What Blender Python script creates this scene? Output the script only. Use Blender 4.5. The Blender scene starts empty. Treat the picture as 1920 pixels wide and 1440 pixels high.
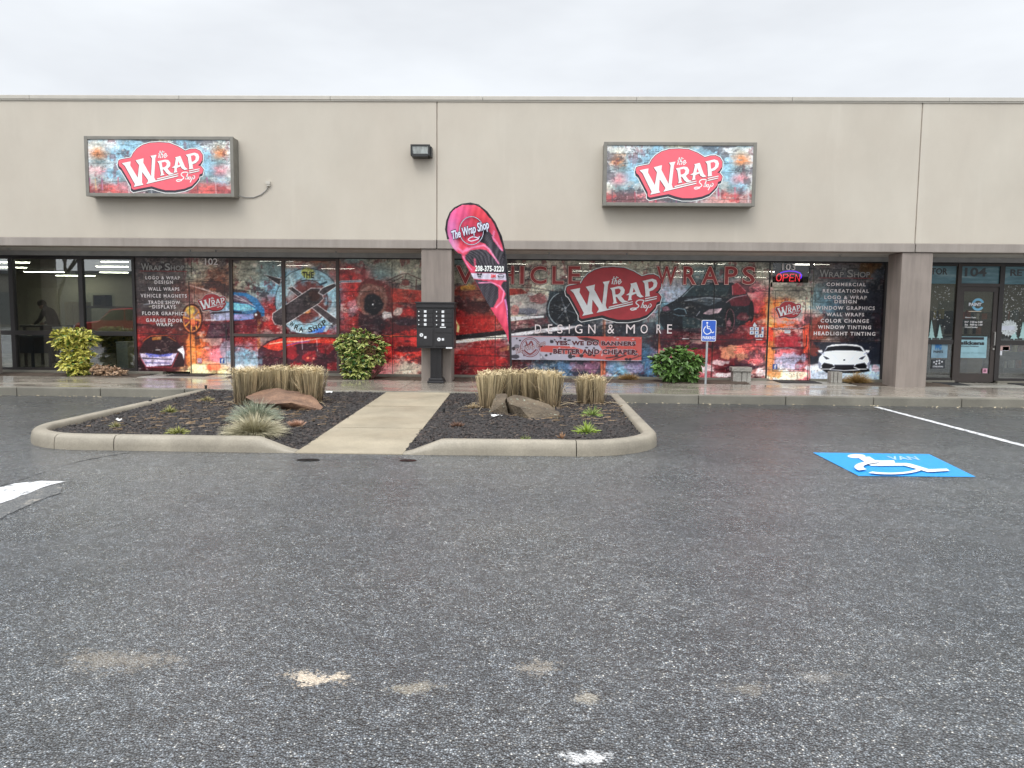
import bpy, bmesh, math, random
import numpy as np
from mathutils import Vector, Matrix
sc = bpy.context.scene
R = math.radians
# ---------------------------------------------------------------- camera
F = 1420.; YAW = R(1.35); PIT = math.atan(126/1420); ROL = .0095; EYE = 1.5
cam = bpy.data.cameras.new('camera'); camo = bpy.data.objects.new('camera', cam); sc.collection.objects.link(camo)
cam.sensor_width = 36; cam.lens = F/1920*36; cam.clip_start = .05; cam.clip_end = 2000
RM = Matrix.Rotation(YAW, 3, 'Z') @ Matrix.Rotation(math.pi/2-PIT, 3, 'X') @ Matrix.Rotation(ROL, 3, 'Z')
camo.matrix_world = Matrix.Translation((0, 0, EYE)) @ RM.to_4x4()
sc.camera = camo
# ---------------------------------------------------------------- world and sun (overcast, late morning, light behind the viewer)
SUN_EL, SUN_AZ = R(52), R(200)           # azimuth clockwise from +Y
sdir = Vector((math.sin(SUN_AZ)*math.cos(SUN_EL), math.cos(SUN_AZ)*math.cos(SUN_EL), math.sin(SUN_EL)))
w = bpy.data.worlds.new("World"); sc.world = w; w.use_nodes = True
N, L = w.node_tree.nodes, w.node_tree.links; N.clear()
wo = N.new('ShaderNodeOutputWorld'); sky = N.new('ShaderNodeTexSky'); sky.sky_type = 'NISHITA'; sky.sun_disc = False
sky.sun_elevation = SUN_EL; sky.sun_rotation = SUN_AZ
b1 = N.new('ShaderNodeBackground'); b1.inputs[1].default_value = .08; L.new(sky.outputs[0], b1.inputs[0])
tc = N.new('ShaderNodeTexCoord')
mp = N.new('ShaderNodeMapping'); mp.inputs['Scale'].default_value = (1, 1, 3.2); L.new(tc.outputs['Generated'], mp.inputs[0])
nz = N.new('ShaderNodeTexNoise'); nz.inputs['Scale'].default_value = 1.7; nz.inputs['Detail'].default_value = 5; nz.inputs['Roughness'].default_value = .55
L.new(mp.outputs[0], nz.inputs[0])
cr = N.new('ShaderNodeValToRGB'); cr.color_ramp.elements[0].position = .32; cr.color_ramp.elements[0].color = (.70, .725, .765, 1)
cr.color_ramp.elements[1].position = .68; cr.color_ramp.elements[1].color = (.91, .945, .985, 1); L.new(nz.outputs[0], cr.inputs[0])
dt = N.new('ShaderNodeVectorMath'); dt.operation = 'DOT_PRODUCT'; dt.inputs[1].default_value = sdir; L.new(tc.outputs['Generated'], dt.inputs[0])
mr = N.new('ShaderNodeMapRange'); mr.interpolation_type = 'SMOOTHSTEP'
for i, v in ((1, -.1), (2, 1.), (3, 1.), (4, 1.9)): mr.inputs[i].default_value = v
L.new(dt.outputs['Value'], mr.inputs[0])
sxyz = N.new('ShaderNodeSeparateXYZ'); L.new(tc.outputs['Generated'], sxyz.inputs[0])      # overcast sky: brighter towards the zenith
mz = N.new('ShaderNodeMapRange'); mz.interpolation_type = 'SMOOTHSTEP'
for i, v in ((1, .36), (2, .95), (3, 1.), (4, 1.75)): mz.inputs[i].default_value = v
L.new(sxyz.outputs[2], mz.inputs[0]); mm_ = N.new('ShaderNodeMath'); mm_.operation = 'MULTIPLY'; L.new(mr.outputs[0], mm_.inputs[0]); L.new(mz.outputs[0], mm_.inputs[1])
b2 = N.new('ShaderNodeBackground'); L.new(cr.outputs[0], b2.inputs[0]); L.new(mm_.outputs[0], b2.inputs[1])
mx = N.new('ShaderNodeMixShader'); mx.inputs[0].default_value = .93; L.new(b1.outputs[0], mx.inputs[1]); L.new(b2.outputs[0], mx.inputs[2]); L.new(mx.outputs[0], wo.inputs[0])
sun = bpy.data.lights.new('sun', 'SUN'); sun.energy = 1.2; sun.angle = R(25); sun.color = (1, .96, .9)
suno = bpy.data.objects.new('sun', sun); sc.collection.objects.link(suno); suno.rotation_euler = sdir.to_track_quat('Z', 'Y').to_euler(); suno.location = (0, -5, 30)
sc.view_settings.view_transform = 'Standard'; sc.view_settings.look = 'None'; sc.view_settings.gamma = 1; sc.view_settings.exposure = .14
# ---------------------------------------------------------------- projection helpers (photo pixels -> points on the real planes)
RMn = np.array(RM)
def ray(px, py): return RMn @ np.array([(px-960)/F, -(py-720)/F, -1.])
def G(px, py, z=0.):
    d = ray(px, py); t = (z-EYE)/d[2]; return np.array([0, 0, EYE])+t*d
def W(px, py, Y):
    d = ray(px, py); t = Y/d[1]; return np.array([0, 0, EYE])+t*d
def PROJ(P):
    q = (np.asarray(P)-np.array([0, 0, EYE])) @ RMn
    return 960+F*q[..., 0]/-q[..., 2], 720-F*q[..., 1]/-q[..., 2]
def BOX(x0, y0, x1, y1, Y):              # pixel box -> X0,X1,Z0,Z1 on the facade plane
    xm, ym = (x0+x1)/2, (y0+y1)/2
    return W(x0, ym, Y)[0], W(x1, ym, Y)[0], W(xm, y1, Y)[2], W(xm, y0, Y)[2]
FY, GY = 15.5, 16.8                      # parapet wall plane, storefront plane
# ---------------------------------------------------------------- materials
def s2l(c):
    c = np.asarray(c, float)/255.; return np.where(c <= .04045, c/12.92, ((c+.055)/1.055)**2.4)
MATS = {}
class NT:
    def __init__(s, name):
        s.m = bpy.data.materials.new(name); s.m.use_nodes = True; s.n = s.m.node_tree.nodes; s.l = s.m.node_tree.links
        s.b = s.n['Principled BSDF']; s.tc = None
    def co(s, scale=(1, 1, 1)):
        if not s.tc: s.tc = s.n.new('ShaderNodeTexCoord')
        m = s.n.new('ShaderNodeMapping'); m.inputs['Scale'].default_value = scale; s.l.new(s.tc.outputs['Object'], m.inputs[0]); return m.outputs[0]
    def noise(s, sc_, det=4, scale=(1, 1, 1), rough=.5):
        n = s.n.new('ShaderNodeTexNoise'); n.inputs['Scale'].default_value = sc_; n.inputs['Detail'].default_value = det; n.inputs['Roughness'].default_value = rough
        s.l.new(s.co(scale), n.inputs[0]); return n.outputs[0]
    def vor(s, sc_, out='Distance', scale=(1, 1, 1)):
        n = s.n.new('ShaderNodeTexVoronoi'); n.inputs['Scale'].default_value = sc_; s.l.new(s.co(scale), n.inputs[0]); return n.outputs[out]
    def ramp(s, src, stops, interp='LINEAR'):
        r = s.n.new('ShaderNodeValToRGB'); r.color_ramp.interpolation = interp
        while len(r.color_ramp.elements) < len(stops): r.color_ramp.elements.new(.5)
        for e, (p, c) in zip(r.color_ramp.elements, stops):
            e.position = p; e.color = (*(c if hasattr(c, '__len__') else (c,)*3), 1)
        s.l.new(src, r.inputs[0]); return r.outputs[0]
    def mix(s, a, b, f, mode='MIX'):
        m = s.n.new('ShaderNodeMix'); m.data_type = 'RGBA'; m.blend_type = mode
        for i, v in ((0, f), (6, a), (7, b)):
            if isinstance(v, bpy.types.NodeSocket): s.l.new(v, m.inputs[i])
            elif i == 0: m.inputs[0].default_value = v
            else: m.inputs[i].default_value = (*(v if hasattr(v, '__len__') else (v,)*3), 1)
        return m.outputs[2]
    def math(s, op, a, b=0.):
        m = s.n.new('ShaderNodeMath'); m.operation = op
        for i, v in ((0, a), (1, b)):
            if isinstance(v, bpy.types.NodeSocket): s.l.new(v, m.inputs[i])
            else: m.inputs[i].default_value = v
        return m.outputs[0]
    def set(s, k, v):
        i = s.b.inputs[k]
        if isinstance(v, bpy.types.NodeSocket): s.l.new(v, i)
        elif hasattr(v, '__len__') and len(v) == 3: i.default_value = (*v, 1)
        else: i.default_value = v
    def bump(s, h, st=.3, dist=.01):
        b = s.n.new('ShaderNodeBump'); b.inputs['Strength'].default_value = st; b.inputs['Distance'].default_value = dist
        s.l.new(h, b.inputs['Height']); s.l.new(b.outputs[0], s.b.inputs['Normal'])
    def attr(s, name='Col'):
        a = s.n.new('ShaderNodeAttribute'); a.attribute_name = name; return a.outputs['Color']
def simple(name, col, rough=.6, metal=0., var=.12, sc_=6, bump=0., spec=.5):
    if name in MATS: return MATS[name]
    t = NT(name); c = np.array(col)
    t.set('Base Color', t.ramp(t.noise(sc_, 5), [(.3, tuple(c*(1-var))), (.7, tuple(np.minimum(c*(1+var), 1)))]))
    t.set('Roughness', rough); t.set('Metallic', metal); t.set('Specular IOR Level', spec)
    if bump: t.bump(t.noise(sc_*12, 4), bump, .01)
    MATS[name] = t.m; return t.m
def attrmat(name, rough=.5, jitter=.0, bumpst=0, spec=.4, coat=0, trans=0, mult=None):
    if name in MATS: return MATS[name]
    t = NT(name); c = t.attr()
    if jitter: c = t.mix(c, t.ramp(t.noise(40, 6, rough=.7), [(.3, 1-jitter), (.7, 1+jitter*.0+.0)]), 1., 'MULTIPLY')
    if mult: c = t.mix(c, (mult,)*3, 1., 'MULTIPLY')
    t.set('Base Color', c); t.set('Roughness', rough); t.set('Specular IOR Level', spec); t.set('Coat Weight', coat)
    if bumpst: t.bump(t.noise(60, 4), bumpst, .004)
    if trans:
        tr = t.n.new('ShaderNodeBsdfTransparent'); ms = t.n.new('ShaderNodeMixShader'); ms.inputs[0].default_value = trans
        t.l.new(t.b.outputs[0], ms.inputs[1]); t.l.new(tr.outputs[0], ms.inputs[2]); t.l.new(ms.outputs[0], t.n['Material Output'].inputs[0])
    MATS[name] = t.m; return t.m
def glass(name, tint, amount=.12):
    if name in MATS: return MATS[name]
    t = NT(name); t.n.remove(t.b)
    tr = t.n.new('ShaderNodeBsdfTransparent'); tr.inputs[0].default_value = (*tint, 1)
    gl = t.n.new('ShaderNodeBsdfGlossy'); gl.inputs['Roughness'].default_value = .01
    fr = t.n.new('ShaderNodeFresnel'); fr.inputs[0].default_value = 1.5
    f = t.math('MULTIPLY', fr.outputs[0], amount/.04)
    ms = t.n.new('ShaderNodeMixShader'); t.l.new(f, ms.inputs[0]); t.l.new(tr.outputs[0], ms.inputs[1]); t.l.new(gl.outputs[0], ms.inputs[2])
    # faint dust streaks
    t.l.new(ms.outputs[0], t.n['Material Output'].inputs[0]); MATS[name] = t.m; return t.m
def emit(name, col, st):
    if name in MATS: return MATS[name]
    t = NT(name); t.set('Base Color', col); t.set('Emission Color', col); t.set('Emission Strength', st); MATS[name] = t.m; return t.m
# ---------------------------------------------------------------- mesh helpers
ORG = {}
class MB:
    def __init__(s): s.v = []; s.f = []; s.mi = []; s.c = []; s.hasc = False
    def add(s, vs, fs, mi=0, col=None):
        o = len(s.v); s.v.extend([tuple(map(float, p)) for p in vs]); s.f.extend([tuple(i+o for i in f) for f in fs]); s.mi.extend([mi]*len(fs))
        if col is not None:
            s.hasc = True
            col = np.asarray(col, float)
            if col.ndim == 1: col = np.tile(col, (len(vs), 1))
            s.c.extend([tuple(x) for x in col])
        return s
    def box(s, x0, x1, y0, y1, z0, z1, bev=0, mi=0, col=None):
        if x0 > x1: x0, x1 = x1, x0
        if y0 > y1: y0, y1 = y1, y0
        if z0 > z1: z0, z1 = z1, z0
        if bev:
            bm = bmesh.new(); bmesh.ops.create_cube(bm, size=1)
            for v in bm.verts: v.co = Vector(((x0+x1)/2+v.co.x*(x1-x0), (y0+y1)/2+v.co.y*(y1-y0), (z0+z1)/2+v.co.z*(z1-z0)))
            bmesh.ops.bevel(bm, geom=bm.edges[:], offset=bev, segments=2, affect='EDGES', profile=.6)
            bm.verts.index_update()
            s.add([v.co[:] for v in bm.verts], [[v.index for v in f.verts] for f in bm.faces], mi, col); bm.free(); return s
        v = [(x, y, z) for x in (x0, x1) for y in (y0, y1) for z in (z0, z1)]
        return s.add(v, [(0, 1, 3, 2), (4, 6, 7, 5), (0, 4, 5, 1), (2, 3, 7, 6), (0, 2, 6, 4), (1, 5, 7, 3)], mi, col)
    def tube(s, pts, r, n=8, mi=0, cap=True, col=None):
        pts = [Vector(p) for p in pts]; rs = r if hasattr(r, '__len__') else [r]*len(pts); vs = []; fs = []
        for i, p in enumerate(pts):
            d = (pts[min(i+1, len(pts)-1)]-pts[max(i-1, 0)]).normalized()
            a = d.cross(Vector((0, 0, 1)) if abs(d.z) < .9 else Vector((0, 1, 0))).normalized(); b = d.cross(a)
            for k in range(n):
                t = 2*math.pi*k/n; vs.append(p+(a*math.cos(t)+b*math.sin(t))*rs[i])
        for i in range(len(pts)-1):
            for k in range(n): fs.append((i*n+k, i*n+(k+1) % n, (i+1)*n+(k+1) % n, (i+1)*n+k))
        if cap: fs += [tuple(range(n)), tuple(range(len(pts)*n-1, len(pts)*n-n-1, -1))]
        return s.add(vs, fs, mi, col)
    def prism(s, poly, y0, y1, mi=0):        # polygon in XZ, extruded in Y
        n = len(poly); v = [(x, y0, z) for x, z in poly]+[(x, y1, z) for x, z in poly]
        f = [tuple(range(n)), tuple(range(2*n-1, n-1, -1))]+[(i, i+n, (i+1) % n+n, (i+1) % n) for i in range(n)]
        return s.add(v, f, mi)
    def build(s, name, mats, parent=None, smooth=False, tagd=None):
        o_ = np.array(ORG.get(parent.name, (0, 0, 0))) if parent else np.zeros(3)
        me = bpy.data.meshes.new(name); v = np.array(s.v)-o_
        me.from_pydata(v.tolist(), [], s.f)
        for m in (mats if isinstance(mats, (list, tuple)) else [mats]): me.materials.append(m)
        if any(s.mi): me.polygons.foreach_set('material_index', s.mi)
        if s.hasc:
            a = me.color_attributes.new('Col', 'FLOAT_COLOR', 'POINT'); c = np.ones((len(s.v), 4)); c[:, :3] = np.array(s.c); a.data.foreach_set('color', c.ravel())
        me.validate(); me.update()
        if smooth: me.polygons.foreach_set('use_smooth', [True]*len(me.polygons))
        o = bpy.data.objects.new(name, me); sc.collection.objects.link(o)
        if parent: o.parent = parent
        ORG[o.name] = tuple(o_)
        if tagd: tag(o, *tagd)
        return o
def tag(o, label=None, cat=None, group=None, kind=None):
    for k, v in (('label', label), ('category', cat), ('group', group), ('kind', kind)):
        if v: o[k] = v
    return o
def thing(name, label, cat, loc, group=None):
    o = bpy.data.objects.new(name, None); sc.collection.objects.link(o); o.location = loc; o.empty_display_size = .1
    ORG[o.name] = tuple(map(float, loc)); return tag(o, label, cat, group)
rnd = random.Random(7)
# ---------------------------------------------------------------- 2D art canvases (pure numpy), sampled onto mesh vertices
def fbm(h, w, cell, seed, octs=4, ax=1., rough=.55):
    rg = np.random.RandomState(seed); out = np.zeros((h, w)); amp = 1; tot = 0
    yy, xx = np.mgrid[0:h, 0:w].astype(float)
    for o in range(octs):
        cx, cy = cell*ax/2**o, cell/2**o
        g = rg.rand(int(h/cy)+3, int(w/cx)+3); u, v = xx/cx, yy/cy; i, j = u.astype(int), v.astype(int); a, b = u-i, v-j
        a = a*a*(3-2*a); b = b*b*(3-2*b)
        out += amp*((g[j, i]*(1-a)+g[j, i+1]*a)*(1-b)+(g[j+1, i]*(1-a)+g[j+1, i+1]*a)*b); tot += amp; amp *= rough
    return out/tot
class Canvas:
    def __init__(s, x0, y0, x1, y1, k=1.):
        s.x0, s.y0, s.k = x0, y0, k; s.w, s.h = int((x1-x0)*k)+1, int((y1-y0)*k)+1
        s.yy, s.xx = np.mgrid[0:s.h, 0:s.w].astype(float); s.xx = s.xx/k+x0; s.yy = s.yy/k+y0
        s.a = np.zeros((s.h, s.w, 3))
    def put(s, al, col):
        al = np.clip(al, 0, 1)[..., None]; s.a = s.a*(1-al)+np.asarray(col, float)*al
    def blob(s, cx, cy, rx, ry, col, a=1., soft=.3, rough=.35, seed=1):
        d = np.hypot((s.xx-cx)/rx, (s.yy-cy)/ry)+(fbm(s.h, s.w, 10*s.k, seed)-.5)*2*rough
        s.put(a*np.clip((1-d)/soft+.5, 0, 1), col)
    def poly(s, pts, col, a=1., tex=0, seed=3):
        P = np.array(pts, float); al = np.zeros((s.h, s.w)); e = .25/s.k
        for dx, dy in ((-e, -e), (e, -e), (-e, e), (e, e)):
            ins = np.zeros((s.h, s.w), bool); X = s.xx+dx; Y = s.yy+dy
            for (xa, ya), (xb, yb) in zip(P, np.roll(P, -1, 0)):
                if ya == yb: continue
                ins ^= ((ya > Y) != (yb > Y)) & (X < (xb-xa)*(Y-ya)/(yb-ya)+xa)
            al += ins*.25
        if tex: al = al*(1-tex*np.clip((fbm(s.h, s.w, 12*s.k, seed)-.45)*6, 0, 1))
        s.put(al*a, col)
    def line(s, pts, wd, col, a=1., tex=0, seed=5):
        d = np.full((s.h, s.w), 1e9)
        for (xa, ya), (xb, yb) in zip(pts[:-1], pts[1:]):
            vx, vy = xb-xa, yb-ya; t = np.clip(((s.xx-xa)*vx+(s.yy-ya)*vy)/max(vx*vx+vy*vy, 1e-9), 0, 1)
            d = np.minimum(d, np.hypot(s.xx-xa-t*vx, s.yy-ya-t*vy))
        al = np.clip(wd/2-d+.5, 0, 1)
        if tex: al = al*(1-tex*np.clip((fbm(s.h, s.w, 10*s.k, seed)-.45)*6, 0, 1))
        s.put(al*a, col)
    def ring(s, cx, cy, rx, ry, wd, col, a=1., a0=-400, a1=400, tex=0):
        an = [R(t) for t in np.linspace(max(a0, 0) if a0 > -400 else 0, a1 if a1 < 400 else 360, 28)]
        s.line([(cx+rx*math.cos(t), cy+ry*math.sin(t)) for t in an], wd, col, a, tex)
    def sample(s, px, py):
        u = np.clip((px-s.x0)*s.k, 0, s.w-1.001); v = np.clip((py-s.y0)*s.k, 0, s.h-1.001); i, j = u.astype(int), v.astype(int); a, b = (u-i)[..., None], (v-j)[..., None]
        A = s.a; return (A[j, i]*(1-a)+A[j, i+1]*a)*(1-b)+(A[j+1, i]*(1-a)+A[j+1, i+1]*a)*b
PAL = dict(g=(150, 148, 132), c=(196, 188, 168), r=(156, 44, 42), R=(200, 58, 50), d=(78, 26, 32), k=(34, 31, 38), b=(122, 165, 186), B=(62, 92, 118), s=(66, 68, 72),
           o=(224, 112, 48), y=(222, 196, 142), p=(205, 112, 118), t=(104, 122, 122), w=(214, 214, 214), n=(128, 78, 58))
def keygrid(cv, rows, ys, x0, dx, warp, seed):
    """painted colour patches: a hand-set colour per cell, blended through warped coordinates"""
    K = np.array([[PAL[ch] for ch in r] for r in rows], float)
    def look(X, Y):
        u = np.clip((X-x0)/dx, 0, K.shape[1]-1.001); v = np.interp(Y, ys, range(len(ys))); v = np.clip(v, 0, K.shape[0]-1.001)
        i, j = u.astype(int), v.astype(int); a, b = (u-i)[..., None], (v-j)[..., None]
        a = a*a*(3-2*a); b = b*b*(3-2*b)
        return (K[j, i]*(1-a)+K[j, i+1]*a)*(1-b)+(K[j+1, i]*(1-a)+K[j+1, i+1]*a)*b
    h, w_ = cv.h, cv.w; k = cv.k
    n1 = fbm(h, w_, 26*k, seed)-.5; n2 = fbm(h, w_, 20*k, seed+1)-.5
    base = look(cv.xx+n1*warp*2, cv.yy+n2*warp*1.2)
    m1 = fbm(h, w_, 9*k, seed+2, 4, 1.8, .7)-.5; m2 = fbm(h, w_, 7*k, seed+3, 4, 1.8, .7)-.5
    alt = look(cv.xx+m1*warp*7, cv.yy+m2*warp*4)
    sel = np.clip((fbm(h, w_, 8*k, seed+4, 4, 2.2, .75)-.46)*9, 0, 1)[..., None]
    a = base*(1-sel*.8)+alt*sel*.8
    lum = .62+.76*fbm(h, w_, 6*k, seed+5, 4, 1.6, .85)
    cv.a = a*lum[..., None]
    q1 = fbm(h, w_, 34*k, seed+20, 6, 1.6, .68); q2 = fbm(h, w_, 28*k, seed+30, 6, 1.8, .68); q3 = fbm(h, w_, 20*k, seed+40, 6, .6, .7)
    cv.put(np.clip((q1-.56)*22, 0, 1)*.62, (36, 26, 32)); cv.put(np.clip((q2-.60)*22, 0, 1)*.5, (206, 190, 178)); cv.put(np.clip((q3-.62)*24, 0, 1)*.45, (96, 22, 28))
def bricks(cv, bh, bw, seed, st=.65):
    wob = (fbm(cv.h, cv.w, 18*cv.k, seed)-.5)*5
    yy = cv.yy+wob; row = np.floor(yy/bh); fy = np.abs(yy/bh-row-.5)*2
    xx = cv.xx+wob*2+row*bw*.37; fx = np.abs(xx/bw-np.floor(xx/bw)-.5)*2
    crk = fbm(cv.h, cv.w, 12*cv.k, seed+1, 3, 2.5)
    m = np.maximum(np.clip((fy-1+2.0/bh)*bh*.6, 0, 1)*np.clip((crk-.38)*7, 0, 1), np.clip((fx-1+2./bw)*bw*.5, 0, 1)*np.clip((crk-.5)*7, 0, 1))
    cv.a = cv.a*(1-st*m[..., None])
    c2 = fbm(cv.h, cv.w, 16*cv.k, seed+3, 5, 1.5, .65); m2 = np.clip(1-np.abs(c2-.5)*55, 0, 1)*np.clip((crk-.45)*6, 0, 1)
    cv.a = cv.a*(1-.55*m2[..., None])
    sp = fbm(cv.h, cv.w, 3*cv.k, seed+7, 2); cv.a = cv.a+np.clip((sp-.72)*6, 0, 1)[..., None]*70*np.clip((crk-.4)*4, 0, 1)[..., None]
def art_grid(cv, x0, y0, x1, y1, Y, step=.0115, rect=None):
    X0, X1, Z0, Z1 = rect or BOX(x0, y0, x1, y1, Y)
    nx, nz_ = max(2, int((X1-X0)/step)), max(2, int((Z1-Z0)/step))
    xs = np.linspace(X0, X1, nx+1); zs = np.linspace(Z0, Z1, nz_+1); gx, gz = np.meshgrid(xs, zs)
    P = np.stack([gx, np.full_like(gx, Y), gz], -1); px, py = PROJ(P)
    c = s2l(np.clip(cv.sample(px, py), 0, 255)); i, j = np.meshgrid(np.arange(nx), np.arange(nz_)); a = (j*(nx+1)+i).ravel()
    m = MB(); m.v = P.reshape(-1, 3).tolist(); m.f = np.stack([a, a+1, a+nx+2, a+nx+1], 1).tolist(); m.mi = [0]*len(m.f); m.c = c.reshape(-1, 3).tolist(); m.hasc = True
    return m
# ---------------------------------------------------------------- lettering
_T = {}
def textdata(s, off=0., shear=0., sp=1.):
    key = (s, off, shear, sp)
    if key in _T: return _T[key]
    cu = bpy.data.curves.new('t', 'FONT'); cu.body = s; cu.offset = off; cu.shear = shear; cu.space_character = sp; cu.resolution_u = 3; cu.size = 1
    o = bpy.data.objects.new('t', cu); sc.collection.objects.link(o); bpy.context.view_layer.update()
    me = bpy.data.meshes.new_from_object(o.evaluated_get(bpy.context.evaluated_depsgraph_get()))
    v = np.array([x.co[:] for x in me.vertices]); f = [tuple(p.vertices) for p in me.polygons]
    bpy.data.objects.remove(o); bpy.data.curves.remove(cu); bpy.data.meshes.remove(me)
    _T[key] = (v, f); return v, f
def text(s, box, Y, mb, off=.0, shear=0., sp=1., rot=0., rect=None, base=.0, mi=0):
    X0, X1, Z0, Z1 = rect or BOX(*box, Y)
    v0, _ = textdata(s, base, shear, sp); v, f = textdata(s, off, shear, sp)
    lo, hi = v0.min(0), v0.max(0); u = (v[:, 0]-lo[0])/(hi[0]-lo[0]); t = (v[:, 1]-lo[1])/(hi[1]-lo[1])
    X = X0+(X1-X0)*u; Z = Z0+(Z1-Z0)*t
    if rot:
        cx, cz = (X0+X1)/2, (Z0+Z1)/2; c, s_ = math.cos(rot), math.sin(rot); X, Z = cx+(X-cx)*c-(Z-cz)*s_, cz+(X-cx)*s_+(Z-cz)*c
    mb.add(np.stack([X, np.full_like(X, Y), Z], 1), f, mi); return mb
def offpoly(P, d):
    P = np.array(P, float); n = len(P); out = []; area = sum(P[i][0]*P[(i+1) % n][1]-P[(i+1) % n][0]*P[i][1] for i in range(n))
    sg = 1 if area > 0 else -1
    for i in range(n):
        a, b, c = P[i-1], P[i], P[(i+1) % n]; e1 = (b-a)/np.linalg.norm(b-a); e2 = (c-b)/np.linalg.norm(c-b)
        nn = np.array([e1[1]+e2[1], -e1[0]-e2[0]])*sg; ln = np.linalg.norm(nn); nn = nn/max(ln, 1e-6); k = max(.55, ln/2)
        out.append(b+nn*d/k)
    return out
def stroke(mb, pts, wd, fn, Y, mi=0):
    pts = [np.array(p, float) for p in pts]; q = []
    for i in range(len(pts)-1):            # Catmull-Rom smoothing
        p0, p1, p2, p3 = pts[max(i-1, 0)], pts[i], pts[i+1], pts[min(i+2, len(pts)-1)]
        for t in np.linspace(0, 1, 5)[:-1]: q.append(.5*(2*p1+(p2-p0)*t+(2*p0-5*p1+4*p2-p3)*t*t+(3*p1-p0-3*p2+p3)*t**3))
    q.append(pts[-1]); vs = []; fs = []
    for i, p in enumerate(q):
        d = q[min(i+1, len(q)-1)]-q[max(i-1, 0)]; d = d/max(np.linalg.norm(d), 1e-6); n = np.array([-d[1], d[0]])*wd/2
        for s in (1, -1):
            X, Z = fn(p+n*s); vs.append((X, Y, Z))
    for i in range(len(q)-1): fs.append((2*i, 2*i+1, 2*i+3, 2*i+2))
    mb.add(vs, fs, mi)
BADGE = [(75, 490), (90, 445), (130, 428), (350, 385), (400, 290), (480, 200), (600, 125), (750, 80), (950, 68), (1150, 82), (1330, 150), (1480, 240), (1600, 205), (1700, 200), (1790, 240), (1840, 320), (1840, 420), (1790, 500),
         (1745, 535), (1800, 555), (1850, 620), (1830, 700), (1770, 725), (1755, 790), (1700, 860), (1600, 960), (1450, 1020), (1250, 1055), (1050, 1055), (900, 1020), (760, 975), (600, 1005), (380, 1050), (335, 1020), (330, 940), (220, 740), (140, 600), (90, 560)]
LW = [(150, 500), (335, 462), (325, 545), (472, 795), (512, 540), (440, 440), (610, 395), (600, 490), (755, 770), (787, 400), (755, 345), (885, 322), (855, 400), (820, 790), (845, 855), (1325, 745), (1325, 766), (650, 930), (690, 870), (685, 840), (570, 680), (560, 900), (590, 945), (385, 990), (412, 935), (215, 560)]
LL = [[(875, 815), (1325, 705), (1325, 722), (880, 835)], [(1550, 650), (1775, 600), (1775, 618), (1555, 668)], [(1550, 690), (1770, 640), (1770, 658), (1555, 708)],
      [(895, 460), (1060, 422), (1130, 432), (1170, 490), (1160, 560), (1105, 612), (1170, 690), (1245, 715), (1130, 738), (1080, 700), (1025, 625), (1002, 630), (1018, 715), (1040, 740), (950, 760), (965, 715), (930, 510)],
      [(1270, 375), (1380, 345), (1390, 365), (1470, 570), (1525, 620), (1460, 635), (1400, 600), (1385, 560), (1330, 580), (1300, 595), (1295, 650), (1310, 680), (1230, 695), (1245, 655), (1250, 590), (1195, 590), (1255, 545), (1285, 400)],
      [(1495, 320), (1680, 275), (1750, 300), (1775, 360), (1760, 430), (1700, 490), (1630, 515), (1635, 590), (1650, 605), (1550, 620), (1560, 585), (1535, 370)]]
LH = [[(985, 480), (1060, 465), (1095, 500), (1080, 550), (1035, 580), (998, 580)], [(1335, 450), (1370, 525), (1318, 540)], [(1600, 340), (1670, 325), (1705, 360), (1695, 420), (1650, 455), (1615, 465)]]
SCR = [([(965, 240), (945, 310), (928, 385)], 20), ([(925, 300), (1000, 270), (1050, 262)], 14), ([(1015, 238), (985, 320), (965, 390)], 20), ([(975, 355), (1005, 315), (1018, 330), (1003, 385)], 16), ([(1045, 350), (1085, 325), (1083, 298), (1060, 305), (1042, 350), (1060, 382), (1110, 332)], 16),
       ([(1535, 695), (1500, 680), (1425, 685), (1385, 735), (1440, 790), (1400, 832), (1320, 835), (1285, 855), (1320, 872), (1400, 850)], 20), ([(1535, 690), (1505, 760), (1480, 830)], 20), ([(1490, 800), (1520, 765), (1525, 790), (1515, 830)], 16),
       ([(1560, 775), (1540, 800), (1550, 828), (1575, 815), (1580, 785), (1560, 775)], 16), ([(1640, 755), (1605, 820), (1570, 892)], 20), ([(1615, 780), (1655, 752), (1672, 780), (1645, 815), (1612, 812)], 16)]
def logo(parent, rect, Y, red, white, black, d=.0018, name='logo'):
    X0, X1, Z0, Z1 = rect; fn = lambda p: (X0+(X1-X0)*(p[0]-60)/1800., Z1-(Z1-Z0)*(p[1]-55)/1060.)
    mb = MB()
    def ng(P, lvl, mi):
        q = [fn(p) for p in P]; mb.add([(x, Y-lvl*d, z) for x, z in q], [tuple(range(len(q)))], mi)
    sh = [(x-8, y+40) for x, y in BADGE]
    ng(offpoly(sh, 26), 0, 1); ng(offpoly(BADGE, 26), 1, 1); ng(offpoly(sh, 11), 2, 2); ng(offpoly(BADGE, 11), 3, 2); ng(BADGE, 4, 0)
    for P in [LW]+LL: ng(offpoly([(x-7, y+8) for x, y in P], 5), 5, 3)
    for P in [LW]+LL: ng(P, 6, 1)
    for P in LH: ng(P, 7, 0)
    for p, wd in SCR: stroke(mb, p, wd, fn, Y-6*d, 1)
    dark = simple('logo_shade', (.22, .03, .035) if red.name.endswith('deep') else (.5, .09, .11), .5)
    return mb.build(name, [red, white, black, dark], parent)
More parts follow.
